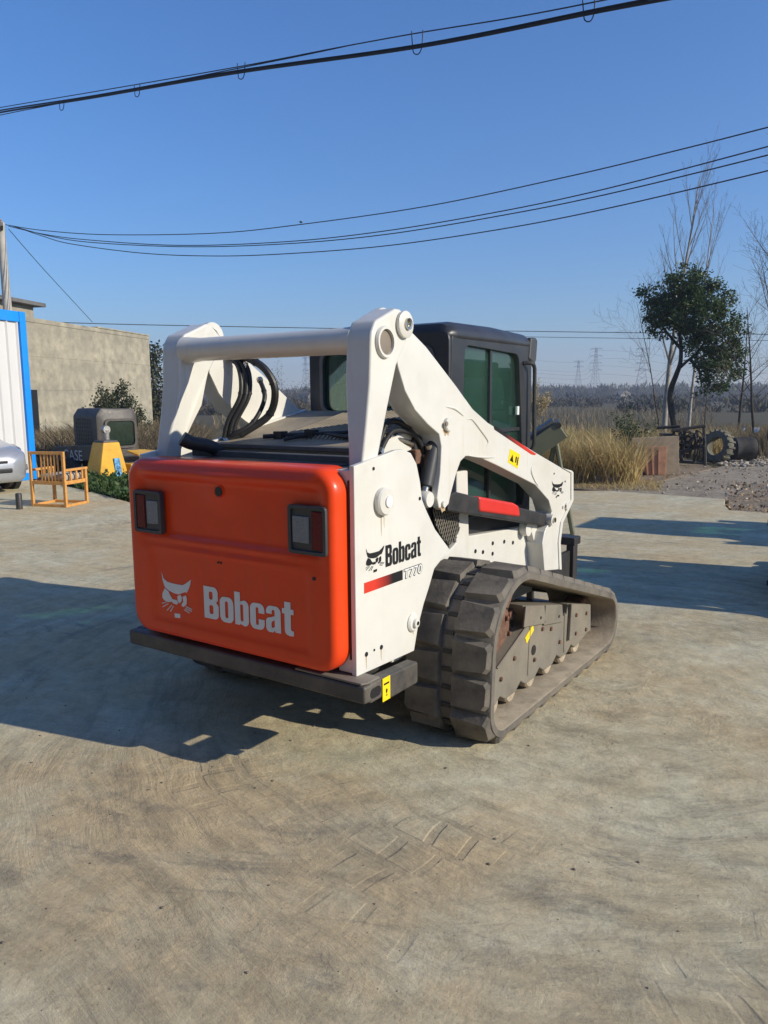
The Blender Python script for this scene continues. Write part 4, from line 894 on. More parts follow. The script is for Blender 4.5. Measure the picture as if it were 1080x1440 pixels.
shb('top_rail', (.161, -.08, HS-.20), (LS, .05, HS-.002), 'blue_paint', .008); shb('bottom_rail', (.161, -.08, 0.0), (LS, .045, .14), 'blue_paint', .008)
for x in (1.5, 3.5, 5.5): shb('back_brace', (x, -.14, .0), (x+.08, -.081, HS-.21), 'blue_paint', .004)
pan = None
k = 0
for i in range(26):
    x = .165+i*.26
    if pan is None:
        pr_ = [(0, 0), (.03, .035), (.05, .035), (.07, 0), (.258, 0), (.258, -.03), (0, -.03)]
        pan = MB().prism([(p[0], p[1]*sgn) for p in pr_], 'Z', .141, HS-.201).build('panel', 'corrugated_white', SH)
    else: pan = link_copy(pan, SH)
    pan.location = (x, 0, 0)
# old plastered building
w0 = D(20, 560, 29.3); w1 = D(213.5, 560, 38.0); w0.z = w1.z = -.45; wd = (w1-w0).normalized(); wl = (w1-w0).length
OB = empty('plastered_building', w0, math.atan2(wd.y, wd.x)); tag(OB, 'old windowless building with stained beige plaster wall and dark flat roof block', 'building')
HW = 4.9; far = 1 if (Matrix.Rotation(OB.rotation_euler.z, 3, 'Z') @ Vector((0, 1, 0))).dot(CAM-w0) < 0 else -1
def obb(nm, a, b, mt, bv=.01, tp=None):
    y0, y1 = sorted((a[1]*far, b[1]*far)); return MB().box((a[0], y0, a[2]), (b[0], y1, b[2])).build(nm, mt, tp or OB, bevel=bv)
door_x = (D(44, 560, 30.1)-w0).dot(wd)
cf = []
for i in range(4):
    z0 = i*1.17; obb('wall_course', (-6, 0, z0), (wl, 7.0-(i % 2)*.002, z0+1.166), 'plaster_old', .002)
obb('wall_core', (-5.97, .03, .01), (wl-.03, 6.9, 4.68), 'plaster_old')
obb('parapet', (-6, -.02, 4.681), (wl+.005, .24, HW-.06), 'plaster_old'); obb('coping', (wl-4.5, -.05, HW-.062), (wl+.03, .26, HW+.0), 'plaster_old', .02)
obb('doorway', (door_x-.45, -.022, 0), (door_x+.32, -.003, 2.35), 'black_decal', .0)
obb('roof_house', (-2.6, 1.0, 4.69), (2.95, 5.0, 5.42), 'plaster_old'); obb('roof_slab', (-2.9, .7, 5.421), (3.3, 5.3, 5.56), 'concrete_dark', .015)
# utility pole with its cross arm
pb = D(20.5, 560, 27.0)
pb.z = -.4
PO = empty('utility_pole', pb); tag(PO, 'tall tapered concrete utility pole standing behind the blue framed steel wall', 'pole')
top = D(6, 313, 27.0).z; MB().tube([(0, 0, 0), (-.02, 0, top+.4)], [.17, .105], 16).build('pole_shaft', 'pole_concrete', PO)
MB().box((-.75, -.04, top+.16), (.75, .04, top+.24), 0, Matrix.Rotation(math.radians(-30), 4, 'Z')).build('cross_arm', 'concrete_dark', PO)
for k in (-.65, -.25, .25, .65):
    a = math.radians(-30); MB().lathe([(0, 0), (.03, 0), (.05, .03), (.03, .06), (.045, .09), (.02, .12), (0, .12)], (k*math.cos(a), k*math.sin(a), top+.24), 'Z', 10).build('insulator', 'porcelain', PO)
# wires
def wire(pxs, d0, d1, r, label, cat='power line', group=None, name='power_line'):
    n = len(pxs); u0, u1 = pxs[0][0], pxs[-1][0]; pts = []
    for u, v in pxs:
        f = (u-u0)/(u1-u0); pts.append(D(u, v, 1/((1-f)/d0+f/d1)))
    o = MB().tube(smooth_line(pts, 8), r, 6).build(name, 'wire_black', recalc=False); tag(o, label, cat, group); return o
wire([(8, 316), (60, 324), (150, 330), (300, 328), (420, 316), (600, 290), (800, 248), (950, 212), (1080, 179), (1200, 148)], 27, 13, .011, 'topmost of the black wires sagging from the utility pole, with a bird perched on it')
wire([(12, 318), (60, 329), (120, 337), (250, 345), (400, 340), (540, 325), (700, 298), (850, 266), (1080, 206), (1200, 172)], 27, 13, .011, 'upper wire of the close middle pair sagging from the utility pole')
wire([(18, 318), (70, 332), (130, 341), (260, 347), (400, 343), (540, 330), (700, 304), (850, 274), (1080, 218), (1200, 185)], 27, 13, .011, 'lower wire of the close middle pair sagging from the utility pole')
wire([(22, 319), (60, 332), (100, 343), (200, 356), (300, 360), (400, 357), (540, 346), (700, 323), (850, 294), (1080, 240), (1200, 208)], 27, 13, .011, 'lowest and deepest sagging wire of those fixed to the utility pole')
wire([(-60, 448), (70, 453), (215, 457), (480, 462), (750, 466), (900, 468), (1150, 471)], 45, 60, .022, 'distant level wire crossing just above the cab roof')
wire([(550, 470), (760, 474), (900, 476), (1150, 480)], 75, 80, .022, 'faint distant level wire running just below the one above the cab roof')
wire([(12, 322), (60, 377), (130, 453)], 27, 33, .010, 'thin straight stay wire slanting from pole top to plastered wall', 'stay wire', name='stay_wire')
def nearwire(pxs, r, label, off=0.0):
    n_ = Vector((0, -SUN.z, SUN.y)); P0 = Vector((0, 2.1+off, 0)); pts = []
    for u, v in pxs:
        d = ray(u, v); pts.append(CAM+d*((P0-CAM).dot(n_)/d.dot(n_)))
    o = MB().tube(smooth_line(pts, 8), r, 8).build('overhead_cable', 'wire_black', recalc=False); tag(o, label, 'cable'); return pts
nearwire([(-160, 190), (-10, 160), (130, 137.5), (330, 103), (590, 66), (850, 15), (1000, -12)], .013, 'thick black overhead cable hung with loop hangers, lowest of its bundle')
nearwire([(-160, 186), (-10, 157), (130, 135), (330, 100), (590, 63), (850, 11), (1000, -18)], .010, 'second cable lying right on top of the thick hung cable')
nearwire([(-160, 180), (-10, 153), (150, 126), (340, 93), (480, 66), (590, 46), (720, 25), (850, 0), (1000, -32)], .006, 'thin messenger wire stretched above the thick hung cable', .02)
nearwire([(-160, 196), (-10, 164), (60, 150), (150, 133), (330, 97), (420, 79), (500, 62)], .006, 'thin wire crossing from below the hung cable up to the messenger')
for u, v, h in ((86, 148, 14), (192, 128, 16), (338, 100, 22), (585, 60, 32), (826, 12, 36)):
    P_ = []
    for a, b in ((-4, -h*.5), (-3, h*.15), (-2, h*.45), (2, h*.5), (5, h*.2), (6, -h*.55)):
        d = ray(u+a*h/20, v+b); n_ = Vector((0, -SUN.z, SUN.y)); P0 = Vector((0, 2.1, 0)); P_.append(CAM+d*((P0-CAM).dot(n_)/d.dot(n_)))
    o = MB().tube(smooth_line(P_, 5), .005, 6).build('cable_hanger', 'wire_black', recalc=False); tag(o, 'small dark wire loop hooked over the overhead cable bundle', 'hanger', 'hangers on the overhead cable')
b0 = D(423, 314, 1/((1-.348)/27+.348/13))
BI = MB().lathe([(0, -.11), (.022, -.08), (.05, -.03), (.055, .02), (.03, .06), (.035, .085), (.02, .11), (0, .125)], (b0.x, b0.y, b0.z+.06), 'Y', 10).add([(b0.x-.02, b0.y-.09, b0.z+.06), (b0.x+.02, b0.y-.09, b0.z+.06), (b0.x+.03, b0.y-.24, b0.z+.03), (b0.x-.03, b0.y-.24, b0.z+.03)], [(0, 1, 2, 3)]).build('bird', 'seat_black'); BI.location = b0*.5; BI.scale = (.5, .5, .5); tag(BI, 'tiny dark bird perched on the topmost sagging wire', 'bird')
# armchair
pm('chair_wood', (.60, .29, .075), .45, var=.15, scale=20)
ca = Vector(G(44, 712)); cbn = Vector(G(103, 718)); cdir = (cbn-ca).normalized(); cw = .62
cdir = (RT*.96-Vector((FW.x, FW.y, 0)).normalized()*.28); cdir.z = 0; cdir.normalize()
CHR = empty('wooden_armchair', (ca.x, ca.y, 0), math.atan2(cdir.y, cdir.x)); tag(CHR, 'orange wooden armchair with slatted back standing near the silver car', 'chair')
def cb(nm, a, b, mt='chair_wood'): return MB().box(a, b).build(nm, mt, CHR, bevel=.005)
t_ = .042; cdp = .52; chh = .82
for x in (0, cw-t_):
    cb('post', (x, 0, 0), (x+t_, t_, chh)); cb('post', (x, cdp-t_, 0), (x+t_, cdp, .56))
    cb('arm_rest', (x-.006, t_+.001, .56-.035), (x+t_+.006, cdp+.01, .56)); cb('side_rail', (x+.004, t_+.001, .33), (x+t_-.004, cdp-t_-.001, .385)); cb('floor_rail', (x+.004, t_+.001, .0), (x+t_-.004, cdp-t_-.001, .04))
    for j in range(3): cb('arm_slat', (x+.010, .15+j*.13, .386), (x+t_-.010, .18+j*.13, .524))
cb('back_rail', (t_+.001, .004, chh-.045), (cw-t_-.001, t_-.004, chh)); cb('back_rail', (t_+.001, .004, .33), (cw-t_-.001, t_-.004, .385)); cb('floor_rail', (t_+.001, .004, 0), (cw-t_-.001, t_-.004, .04)); cb('floor_rail', (t_+.001, cdp-t_+.004, 0), (cw-t_-.001, cdp-.004, .04)); cb('seat_rail', (t_+.001, cdp-t_+.004, .33), (cw-t_-.001, cdp-.004, .385))
for i in range(6): cb('back_slat', (.205+i*.058, .010, .386), (.225+i*.058, t_-.010, chh-.046))
cb('seat_board', (t_+.001, t_+.001, .345), (cw-t_-.001, cdp-t_-.001, .375)); 
pm('cushion_grey', (.42, .38, .33), .9, var=.15)
cs = empty('seat_cushion', (0, 0, 0)); bpy.data.objects.remove(cs)
o = MB().box((.12, .10, .0), (.56, .50, .10)).build('cushion', 'cushion_grey', bevel=.04, seg=4); o.parent = None
o.matrix_world = Matrix.Translation((ca.x, ca.y, .378)) @ Matrix.Rotation(CHR.rotation_euler.z, 4, 'Z'); tag(o, 'crumpled grey cushion lying on the wooden armchair', 'cushion')
# short black post
p = G(27.5, 716); o = MB().lathe([(0, 0), (.045, 0), (.045, .22), (.036, .235), (0, .235)], (p.x, p.y, 0), 'Z', 18).build('low_post', 'black_steel'); tag(o, 'short round black post standing by the front of the silver car', 'post')
# silver car
pm('silver_paint', (.40, .41, .43), .30, metal=.45, var=.015, scale=1, coat=.6)
pm('tyre_rubber', (.025, .025, .026), .8, var=.2, dust=.4, dcol=(.12, .10, .08))
pm('headlamp', (.22, .24, .27), .12, var=.2, scale=30, coat=.7)
pm('car_trim', (.012, .012, .013), .4)
glassmat('car_glass', (.10, .12, .12), .08)
fr = D(33.5, 690, 12.75); CAR = empty('silver_car', (fr.x-1.66, fr.y+.28, 0), math.radians(-4)); tag(CAR, 'silver hatchback car parked by the blue framed steel wall', 'car')
# local frame: x backwards from the nose = -x, y = left(+)/right(-)
st = [(.14, .50, .30, .54, .58), (.10, .64, .22, .62, .68), (.0, .76, .19, .66, .74), (-.15, .82, .18, .69, .79), (-.35, .85, .18, .72, .83), (-.75, .87, .19, .74, .90), (-1.1, .88, .19, .78, .98), (-1.6, .885, .19, .84, 1.28), (-2.1, .885, .19, .87, 1.47), (-2.8, .885, .19, .88, 1.50), (-3.4, .88, .20, .90, 1.42), (-3.9, .86, .22, .90, 1.12), (-4.12, .80, .30, .82, .95)]
rings = []
for x, hw, zb_, zm, zt_ in st:
    tw = hw*(.80 if zt_ < 1.1 else .62)
    half = [(hw*.86, zb_), (hw*.97, zb_+.08), (hw, (zb_+zm)/2), (hw*.985, zm-.02), (hw*.93, zm+.02), (tw+.05, zt_-.04), (tw-.05, zt_)]
    rings.append([(x, -a, b) for a, b in half]+[(x, a, b) for a, b in half[::-1]])
CBD = MB().loft(rings).build('body', 'silver_paint', CAR, smooth=50)
for xx in (-.78, -3.28):
    for s in (1, -1):
        MB().lathe([(0, -.10), (.355, -.10), (.375, -.05), (.375, .0), (0, .0)], (xx, s*.882 if s > 0 else -.882, .33), 'Y', 28).build('wheel_arch', 'car_trim', CAR) if False else None
        wa = MB().ring([(xx+.37*math.cos(a), .32+.37*math.sin(a)) for a in [2*PI*i/28 for i in range(28)]], [(xx+.30*math.cos(a), .32+.30*math.sin(a)) for a in [2*PI*i/28 for i in range(28)]], 'Y', s*.80, s*.889, 0).build('wheel_arch', 'car_trim', CAR)
        WH = MB().lathe([(.19, -.10), (.28, -.11), (.315, -.08), (.32, 0), (.315, .08), (.28, .11), (.19, .10)], (xx, s*.80, .32), 'Y', 28).build('tyre', 'tyre_rubber', CAR)
        MB().lathe([(0, .0), (.19, .02), (.20, .10), (0, .07)], (xx, s*.80 if s > 0 else -.90, .32), 'Y', 20).build('rim', 'silver_paint', CAR)
for s in (1, -1):
    MB().loft([[(x, s*y, z) for x, y, z in r] for r in ([(-.02, .60, .62), (-.02, .60, .70), (-.02, .62, .70), (-.02, .62, .62)], [(-.20, .795, .63), (-.22, .775, .745), (-.24, .80, .745), (-.22, .83, .63)], [(-.50, .845, .70), (-.52, .815, .80), (-.54, .835, .80), (-.52, .87, .70)], [(-.66, .868, .75), (-.68, .85, .80), (-.69, .86, .80), (-.68, .875, .75)])]).build('headlight', 'headlamp', CAR, smooth=60)
    MB().prism([(-.06, .38), (-.22, .34), (-.26, .44), (-.08, .47)], 'Y', s*.70, s*.825).build('fog_lamp', 'car_trim', CAR, bevel=.01)
    MB().prism([(-1.25, .92), (-3.6, .95), (-3.3, 1.36), (-2.1, 1.40), (-1.75, 1.25)], 'Y', s*.70, s*.835).build('side_glass', 'car_trim', CAR, bevel=.02)
    MB().box((-1.62, s*.88 if s > 0 else -1.02, .92), (-1.50, s*1.02 if s > 0 else -.88, 1.04)).build('door_mirror', 'silver_paint', CAR, bevel=.03)
    for xd in (-1.25, -2.15, -3.05): MB().box((xd-.004, s*.80 if s > 0 else -.889, .28), (xd+.004, s*.889 if s > 0 else -.80, .86)).build('door_gap', 'car_trim', CAR)
MB().box((.02, -.45, .36), (.155, .45, .44)).build('lower_grille', 'car_trim', CAR, bevel=.02); MB().box((.0, -.38, .52), (.15, .38, .57)).build('grille', 'car_trim', CAR, bevel=.015)
# second loader, yellow and dark, half sunk in the weeds
pm('old_grey_cab', (.06, .052, .046), .5, var=.2, dust=.4, dcol=(.18, .15, .12))
pm('yellow_paint', (.70, .37, .015), .42, var=.12, scale=5, dust=.3, dcol=(.42, .29, .12))
pm('window_sheen', (.16, .19, .16), .5, var=.3)
pm('silver_pipe', (.45, .43, .40), .4, metal=.6, var=.2)
pm('poster_print', (.10, .30, .55), .5, var=.9, scale=26)
c0 = D(137, 600, 17.6); c0.z = -.42
SK = empty('skid_steer_loader', c0, math.radians(84)); tag(SK, 'yellow and grey skid steer loader with dusty cab, parked in weeds by the plastered building', 'loader')
# local: +x along its rear face (to the right), +y away from the camera, corner at origin
ring_ = lambda y, i: [(x, y, z) for x, z in fillet([(0+i, .75), (.96-i, .75), (.96-i, 1.62-i*.6), (.88-i, 1.78-i*.5), (.12+i, 1.80-i*.5), (0+i, 1.64-i*.6)], .045, 5)]
MB().loft([ring_(0.0, .05), ring_(.03, .0), ring_(.6, .0), ring_(1.02, .02), ring_(1.06, .08)]).build('cab', 'old_grey_cab', SK, smooth=50)
MB().prism(fillet([(.20, .98), (.86, .98), (.86, 1.52), (.20, 1.52)], .10, 5), 'Y', -.035, .012).build('rear_window', 'screen_glass', SK); MB().prism(fillet([(.22, 1.0), (.84, 1.0), (.84, 1.50), (.22, 1.50)], .10, 5), 'Y', -.012, .02).build('sheen_backing', 'window_sheen', SK)  # pale green backing stands in for the reflection on the glass
MB().ring(fillet([(.15, .93), (.91, .93), (.91, 1.57), (.15, 1.57)], .12, 5), fillet([(.20, .98), (.86, .98), (.86, 1.52), (.20, 1.52)], .10, 5), 'Y', -.04, .02).build('window_seal', 'old_grey_cab', SK)
MB().prism(fillet([(.22, .85), (.92, .85), (.88, 1.58), (.30, 1.58)], .08, 4), 'X', -.004, .02).build('side_window', 'black_decal', SK)
gd = MB()
for i in range(9): gd.box((-.010, .26+i*.075, .87), (-.005, .266+i*.075, 1.56))
for i in range(8): gd.box((-.014, .25, .92+i*.085), (-.010, .9, .926+i*.085))
o = gd.build('window_guard', 'frame_steel', SK); o['kind'] = 'stuff'
tw_ = lambda x0, x1, y0, y1, z: [(x0, y0, z), (x1, y0, z), (x1, y1, z), (x0, y1, z)]
TW = MB().loft([tw_(-.56, .06, -.98, -.42, -.05), tw_(-.55, .05, -.97, -.43, .55), tw_(-.42, -.06, -.92, -.50, 1.12)]).build('tower', 'yellow_paint', SK, bevel=.02)
MB().loft([tw_(-.41, -.07, -.91, -.51, 1.121), tw_(-.39, -.09, -.89, -.53, 1.16)]).build('tower_cap', 'old_grey_cab', SK, bevel=.01)
MB().prism([(-.20, .18), (-.04, .18), (-.12, .80), (-.24, .80)], 'Y', -.988, -.945).build('poster', 'poster_print', SK)
wdecal('model_number', 'SR200', (-.562, -.46, .40), (0, -.42, 0), (.0, .0, .15), 'black_decal', SK)
MB().tube([(-.03, -.38, .8), (-.03, -.38, 1.24), (-.04, -.40, 1.36)], .06, 14).lathe([(0, 0), (.08, 0), (.09, .06), (.075, .12), (0, .10)], (-.04, -.44, 1.36), 'Y', 14).build('exhaust_pipe', 'silver_pipe', SK)
AMB = MB().prism([(-.30, .72), (-.28, 1.05), (1.5, .95), (1.9, .50), (1.7, .45), (1.35, .62)], 'X', -.24, -.10).build('lift_arm', 'old_grey_cab', SK, bevel=.02)
wdecal('lettering', 'CASE', (-.246, 1.02, .69), (0, -.78, 0), (0, .02, .22), 'white_decal', SK)
MB().prism([(-.95, .30), (-.95, .62), (-.5, .70), (-.2, .75), (-.2, .30)], 'X', .20, .96).build('engine_cover', 'old_grey_cab', SK, bevel=.03)
MB().box((.11, -1.02, .0), (.95, -.60, .66)).build('tailgate', 'yellow_paint', SK, bevel=.02); MB().box((.15, -1.03, .50), (.86, -1.018, .61)).build('tail_grille', 'black_decal', SK)
MB().prism([(-.95, .80), (-.5, .88), (-.5, .91), (-.95, .84)], 'X', .35, .80).build('open_lid', 'yellow_paint', SK, bevel=.006)
MB().box((.98, -.5, .60), (1.20, .7, .86)).build('far_tower', 'yellow_paint', SK, bevel=.02)
MB().box((-.05, -.5, .05), (1.0, 1.3, .76)).build('chassis', 'old_grey_cab', SK, bevel=.02)
for y in (-.45, .75): MB().lathe([(0, -.14), (.36, -.14), (.40, -.10), (.40, .10), (.36, .14), (0, .14)], (-.22, y, .34), 'X', 24).build('wheel', 'tyre_rubber', SK)
# bush before the wall, weeds, dry grass
def bush(name, c, rx, rz, n, leafmat, size, label, lv=3, kids=(9, 6, 4), group=None):
    R_ = random.Random(int(abs(c[0]*97+c[1]*31))); T = empty(name, c); tag(T, label, 'shrub', group)
    tr = MB(); P = []
    for j in range(11):
        a = R_.random()*6.28; d = Vector((math.cos(a)*rx*.75, math.sin(a)*rx*.75, rz*R_.uniform(.8, 1.8)))
        for pts, rs, l in limbs((0, 0, 0), d, d.length*1.05, .022, 1, R_, kids=(7,), upbias=.5, spread=.6):
            tr.tube(pts, rs, 4, cap=False)
            for q in pts[2:]: P += [tuple(q)]
    P = np.array(P); P = P[RNG.integers(0, len(P), n)]+RNG.normal(0, rx*.085, (n, 3))
    tr.build('branches', 'twig_brown', T, recalc=False, smooth=0); leaf_mesh('foliage', P, size, leafmat, T, .55); return T
p = D(163, 600, 28); p.z = -.3
bush('round_bush', p, 1.0, .95, 8500, 'bush_leaf', .10, 'dark leafy rounded bush growing before the plastered wall')
p = D(888, 650, 17.2); p.z = -.08
bush('dark_shrub', p, .30, .62, 2600, 'evergreen_leaf', .05, 'small dark green shrub between the reeds and the scrap bucket')
p = D(424, 565, 62); p.z = -.4
bush('bare_thicket', p, 2.4, 2.4, 1800, 'far_wood', .10, 'grey brown thicket seen far off between the lift arms of the loader')
p = D(757, 585, 60); p.z = -.4
bush('yellow_bush', p, .9, 1.3, 2500, 'reed_blade', .12, 'small yellow green bush standing out in the far field')
# ivy-dark hedge at the end of the wall
p = D(214, 560, 39.0); p.z = -.4; T = empty('ivy_hedge', p); tag(T, 'tall dark ivy covered hedge at the end of the plastered wall', 'hedge')
P = RNG.uniform(-1, 1, (3000, 3))*np.array([.22, .6, 2.2])+np.array([0, 0, 2.25])+RNG.normal(0, .08, (3000, 3)); leaf_mesh('foliage', P, .16, 'bush_leaf', T, .6)
MB().tube([(0, 0, 0), (.1, .1, 2), (0, 0, 4.1)], [.08, .06, .03], 6).build('stem', 'bark_dark', T)
def scatter_px(n, us, vs_, dist=None, zf=None):
    out = []
    for i in range(n):
        q = G(random.uniform(*us), random.uniform(*vs_), -.2); out.append((q.x, q.y, terr(q.x, q.y)-.02))
    return out
B = []
while len(B) < 24000:
    u = random.uniform(30, 285); d = random.uniform(16.5, 31)
    q = D(u, 600, d)
    if q.x < -7 and (q.y > .42*(-q.x)+1.7) and not (u > 58 and d < 19.8): B.append((q.x, q.y, terr(q.x, q.y)-.02))
B = np.array(B); pat = np.array([.5+.5*noise.noise(Vector((b[0]*.5, b[1]*.5, 3))) for b in B])
o = blade_mesh('dry_weeds', B, .55+1.5*pat*RNG.uniform(.5, 1.1, len(B)), .018, 'dry_grass', .5, tint=np.clip(RNG.random(len(B))*.7+.3*(pat), 0, 1), droop=.4); tag(o, 'tangled dry brown weeds covering the field by the plastered building', 'weeds', kind='stuff')
P = []
while len(P) < 9000:
    u = random.uniform(105, 215); v = random.uniform(676, 707); q = G(u, v, -.05)
    t = (q.y-5.1)-(-.30)*(q.x+7.3)
    if t > .02: P.append((q.x, q.y, -.16+.20*random.random()**.7*(1 if random.random() < .9 else 1.6)))
o = leaf_mesh('green_weeds', np.array(P), .085, 'weed_leaf', None, .6, up=.5); tag(o, 'low leafy green weeds along the slab edge behind the armchair', 'weeds', kind='stuff')

# ================================================================== right side beyond the yard
def reeds(n, poly, hmin, hmax, nm, mat, label, wdt=.009, lean=.3, tr=(0, 1)):
    us = [p[0] for p in poly]; B = []
    while len(B) < n:
        u = random.uniform(min(us), max(us)); d = random.uniform(*sorted((poly[0][1], poly[1][1])))
        q = D(u, 600, d); B.append((q.x, q.y, terr(q.x, q.y)-.02))
    B = np.array(B); pat = np.array([.5+.5*noise.noise(Vector((b[0]*.9, b[1]*.9, 9))) for b in B])
    o = blade_mesh(nm, B, hmin+(hmax-hmin)*(.35+.65*pat)*RNG.uniform(.55, 1.05, len(B)), wdt, mat, lean, tint=np.clip(tr[0]+(tr[1]-tr[0])*(RNG.random(len(B))*.75+.25*pat), 0, 1)); tag(o, label, 'reeds', kind='stuff'); return o
reeds(7000, ((742, 14.6), (898, 20.5)), .35, 1.4, 'reeds', 'reed_blade', 'tall dry golden reeds growing beyond the yard edge', .011, .5)
reeds(2600, ((880, 21), (1030, 24.5)), .3, 1.15, 'straw_reeds', 'reed_blade', 'straw coloured reeds between the scrap heap and evergreen tree', .011, .5)
reeds(3500, ((700, 21), (1100, 34)), .3, 1.0, 'far_reeds', 'dry_grass', 'brown dry grass of the rough ground behind the reeds', .014)
reeds(3600, ((1030, 22.5), (1120, 28)), .3, 1.1, 'brown_scrub', 'dry_grass', 'brown scrub behind the scrap heap by the dirt road', .012)
reeds(1500, ((790, 13.8), (935, 15.4)), .05, .22, 'verge_grass', 'reed_blade', 'short straw coloured grass on the verge before the scrap bucket', .006, .9)
reeds(5000, ((300, 40), (1000, 110)), .3, .9, 'field_grass', 'dry_grass', 'dry brown grass of the wide open field', .03)
# evergreen tree
eb = D(951, 607, 26); eb.z = terr(eb.x, eb.y); ET = empty('evergreen_tree', eb); tag(ET, 'round dark green leafy tree with curved dark trunk behind the scrap heap', 'tree')
def el(u, v, dd=0): q = D(u, v, 26+dd); return Vector(q)-eb
tr = MB(); tr.tube(smooth_line([Vector((0, 0, -.05)), el(949, 600), el(944, 575), el(943, 550, .1), el(951, 527, .1), el(957, 508), el(957, 480, .1), el(952, 440, .2), el(958, 410)], 5), [.13-.1*i/40 for i in range(41)], 8)
for br in ([(953, 520), (966, 508), (980, 496), (992, 478), (1000, 450)], [(957, 490), (940, 470), (926, 450)], [(956, 470), (975, 445), (985, 415)], [(985, 490), (1000, 500), (1010, 512)], [(970, 505), (982, 520), (986, 538)], [(950, 440), (930, 425), (917, 418)]):
    q = smooth_line([el(u, v, random.uniform(-.3, .3)) for u, v in br], 4); tr.tube(q, [.055-.042*i/len(q) for i in range(len(q))], 6)
tr.build('trunk', 'bark_dark', ET, recalc=False)
P = []
for u, v, r in ((919, 417, 20), (932, 432, 22), (960, 402, 26), (985, 398, 20), (1008, 417, 24), (950, 440, 34), (985, 445, 38), (1020, 452, 26), (1035, 470, 13), (995, 488, 34), (1022, 500, 24), (1005, 520, 26), (985, 540, 16), (1030, 520, 14), (928, 455, 17), (915, 447, 9), (968, 470, 24), (962, 425, 28), (1012, 545, 9), (975, 388, 10)):
    c = el(u, v, random.uniform(-.5, .5)); R_ = r*.0232
    nc = max(6, int(20*(r/22)**2))
    for cc in blob(c, (R_, R_*1.0, R_), nc, .45):
        k = int(RNG.integers(35, 70)); P.append(cc+RNG.normal(0, .085+.02*RNG.random(), (k, 3))*np.array([1.15, 1.15, .75]))
P = np.concatenate(P); leaf_mesh('crown', P, .105, 'evergreen_leaf', ET, .45)
# bare poplars and thorny bare trees
def bare(name, u, v0, d, hpx, seed, label, bark, twig, spread, upb, kids, rad, lv=3, lean=(0, 0), group=None, shrink=.6):
    b = D(u, v0, d); b.z = terr(b.x, b.y)-.05; h = D(u, hpx, d).z-b.z; T = empty(name, b); tag(T, label, 'tree', group)
    ls = limbs((0, 0, 0), (lean[0], lean[1], 1), h, rad, lv, random.Random(seed), kids=kids, upbias=upb, spread=spread, wob=.035, shrink=shrink)
    limb_meshes(ls, T, bark, twig); return T
bare('bare_poplar', 934, 600, 29, 255, 3, 'tall leafless poplar with pale trunk rising behind the evergreen tree', 'bark_pale', 'twig_grey', .5, .75, (19, 6, 4), .10, 3, (.0, .01), shrink=.40)
bare('slender_bare_poplar', 968, 600, 33, 290, 8, 'slender leafless poplar rising just right of the pale trunked one', 'bark_pale', 'twig_grey', .5, .8, (15, 6, 3), .07, 3, shrink=.38)
bare('leaning_bare_tree', 931, 600, 28, 420, 33, 'small leafless tree with twigs fanning out left of the evergreen tree', 'bark_dark', 'twig_grey', .85, .45, (12, 6, 3), .028, 3, (-.10, -.08), shrink=.62)
bare('spreading_bare_tree', 1082, 600, 22, 275, 21, 'large leafless tree with spreading brown twigs by the dirt road', 'bark_dark', 'twig_brown', .8, .45, (15, 7, 5), .085, 3, (.02, 0), shrink=.5)
bare('bare_sapling', 1062, 600, 24, 430, 5, 'thin leafless sapling in scrub beside the spreading bare tree', 'bark_dark', 'twig_brown', .8, .4, (12, 6, 4), .05, 3, shrink=.5)
bare('thorny_bare_tree', 1040, 600, 30, 455, 9, 'small twiggy leafless tree standing behind the scrap heap', 'bark_dark', 'twig_brown', .9, .35, (14, 7, 5), .06, 3, shrink=.55)
bare('young_bare_tree', 990, 610, 21, 545, 14, 'single thin leafless young tree beside the evergreen trunk', 'bark_dark', 'twig_brown', .7, .5, (8, 4), .025, 2)
# scrap bucket
pm('rust_pink', (.44, .22, .13), .85, var=.2, scale=7, dust=.5, dcol=(.33, .25, .17))
pm('dusty_steel', (.36, .27, .18), .85, var=.2, scale=6, dust=.5, dcol=(.34, .28, .20), bump=.3)
pm('scrap_dark', (.03, .028, .026), .75, var=.3, scale=12, dust=.4, dcol=(.13, .105, .08))
kb = G(905, 668, -.03); BK = empty('scrap_bucket', (kb.x-.06, kb.y, -.03), math.radians(27)); BK.scale = (1.15, 1.15, 1.12); tag(BK, 'dusty pinkish steel digger bucket standing upended beside the scrap machine', 'bucket')
MB().prism([(-.17, .66), (.62, .70), (.66, .0), (.10, .0)], 'Y', .02, .09).build('back_plate', 'dusty_steel', BK, bevel=.006)
MB().prism([(-.135, .50), (.42, .52), (.42, .0), (.09, .0)], 'Y', -.012, .0195).build('liner_plate', 'rust_pink', BK, bevel=.003)
for i in range(4):
    x0 = -.085+i*.12; MB().prism([(x0, .49), (x0+.016, .49), (x0+.11-.016*i*1.6, .01), (x0+.094-.016*i*1.6, .01)], 'Y', -.028, -.0121).build('rib', 'rust_pink', BK)
MB().prism([(.02, .66), (.75, .40), (.75, .0), (.02, .0)], 'X', -.2, -.16).build('side_plate', 'scrap_dark', BK, bevel=.005); MB().prism([(.091, .70), (.80, .42), (.80, .0), (.091, .0)], 'X', .60, .65).build('side_plate', 'scrap_dark', BK, bevel=.005)
MB().box((-.155, .74, 0), (.595, .80, .40)).build('cutting_edge', 'scrap_dark', BK)
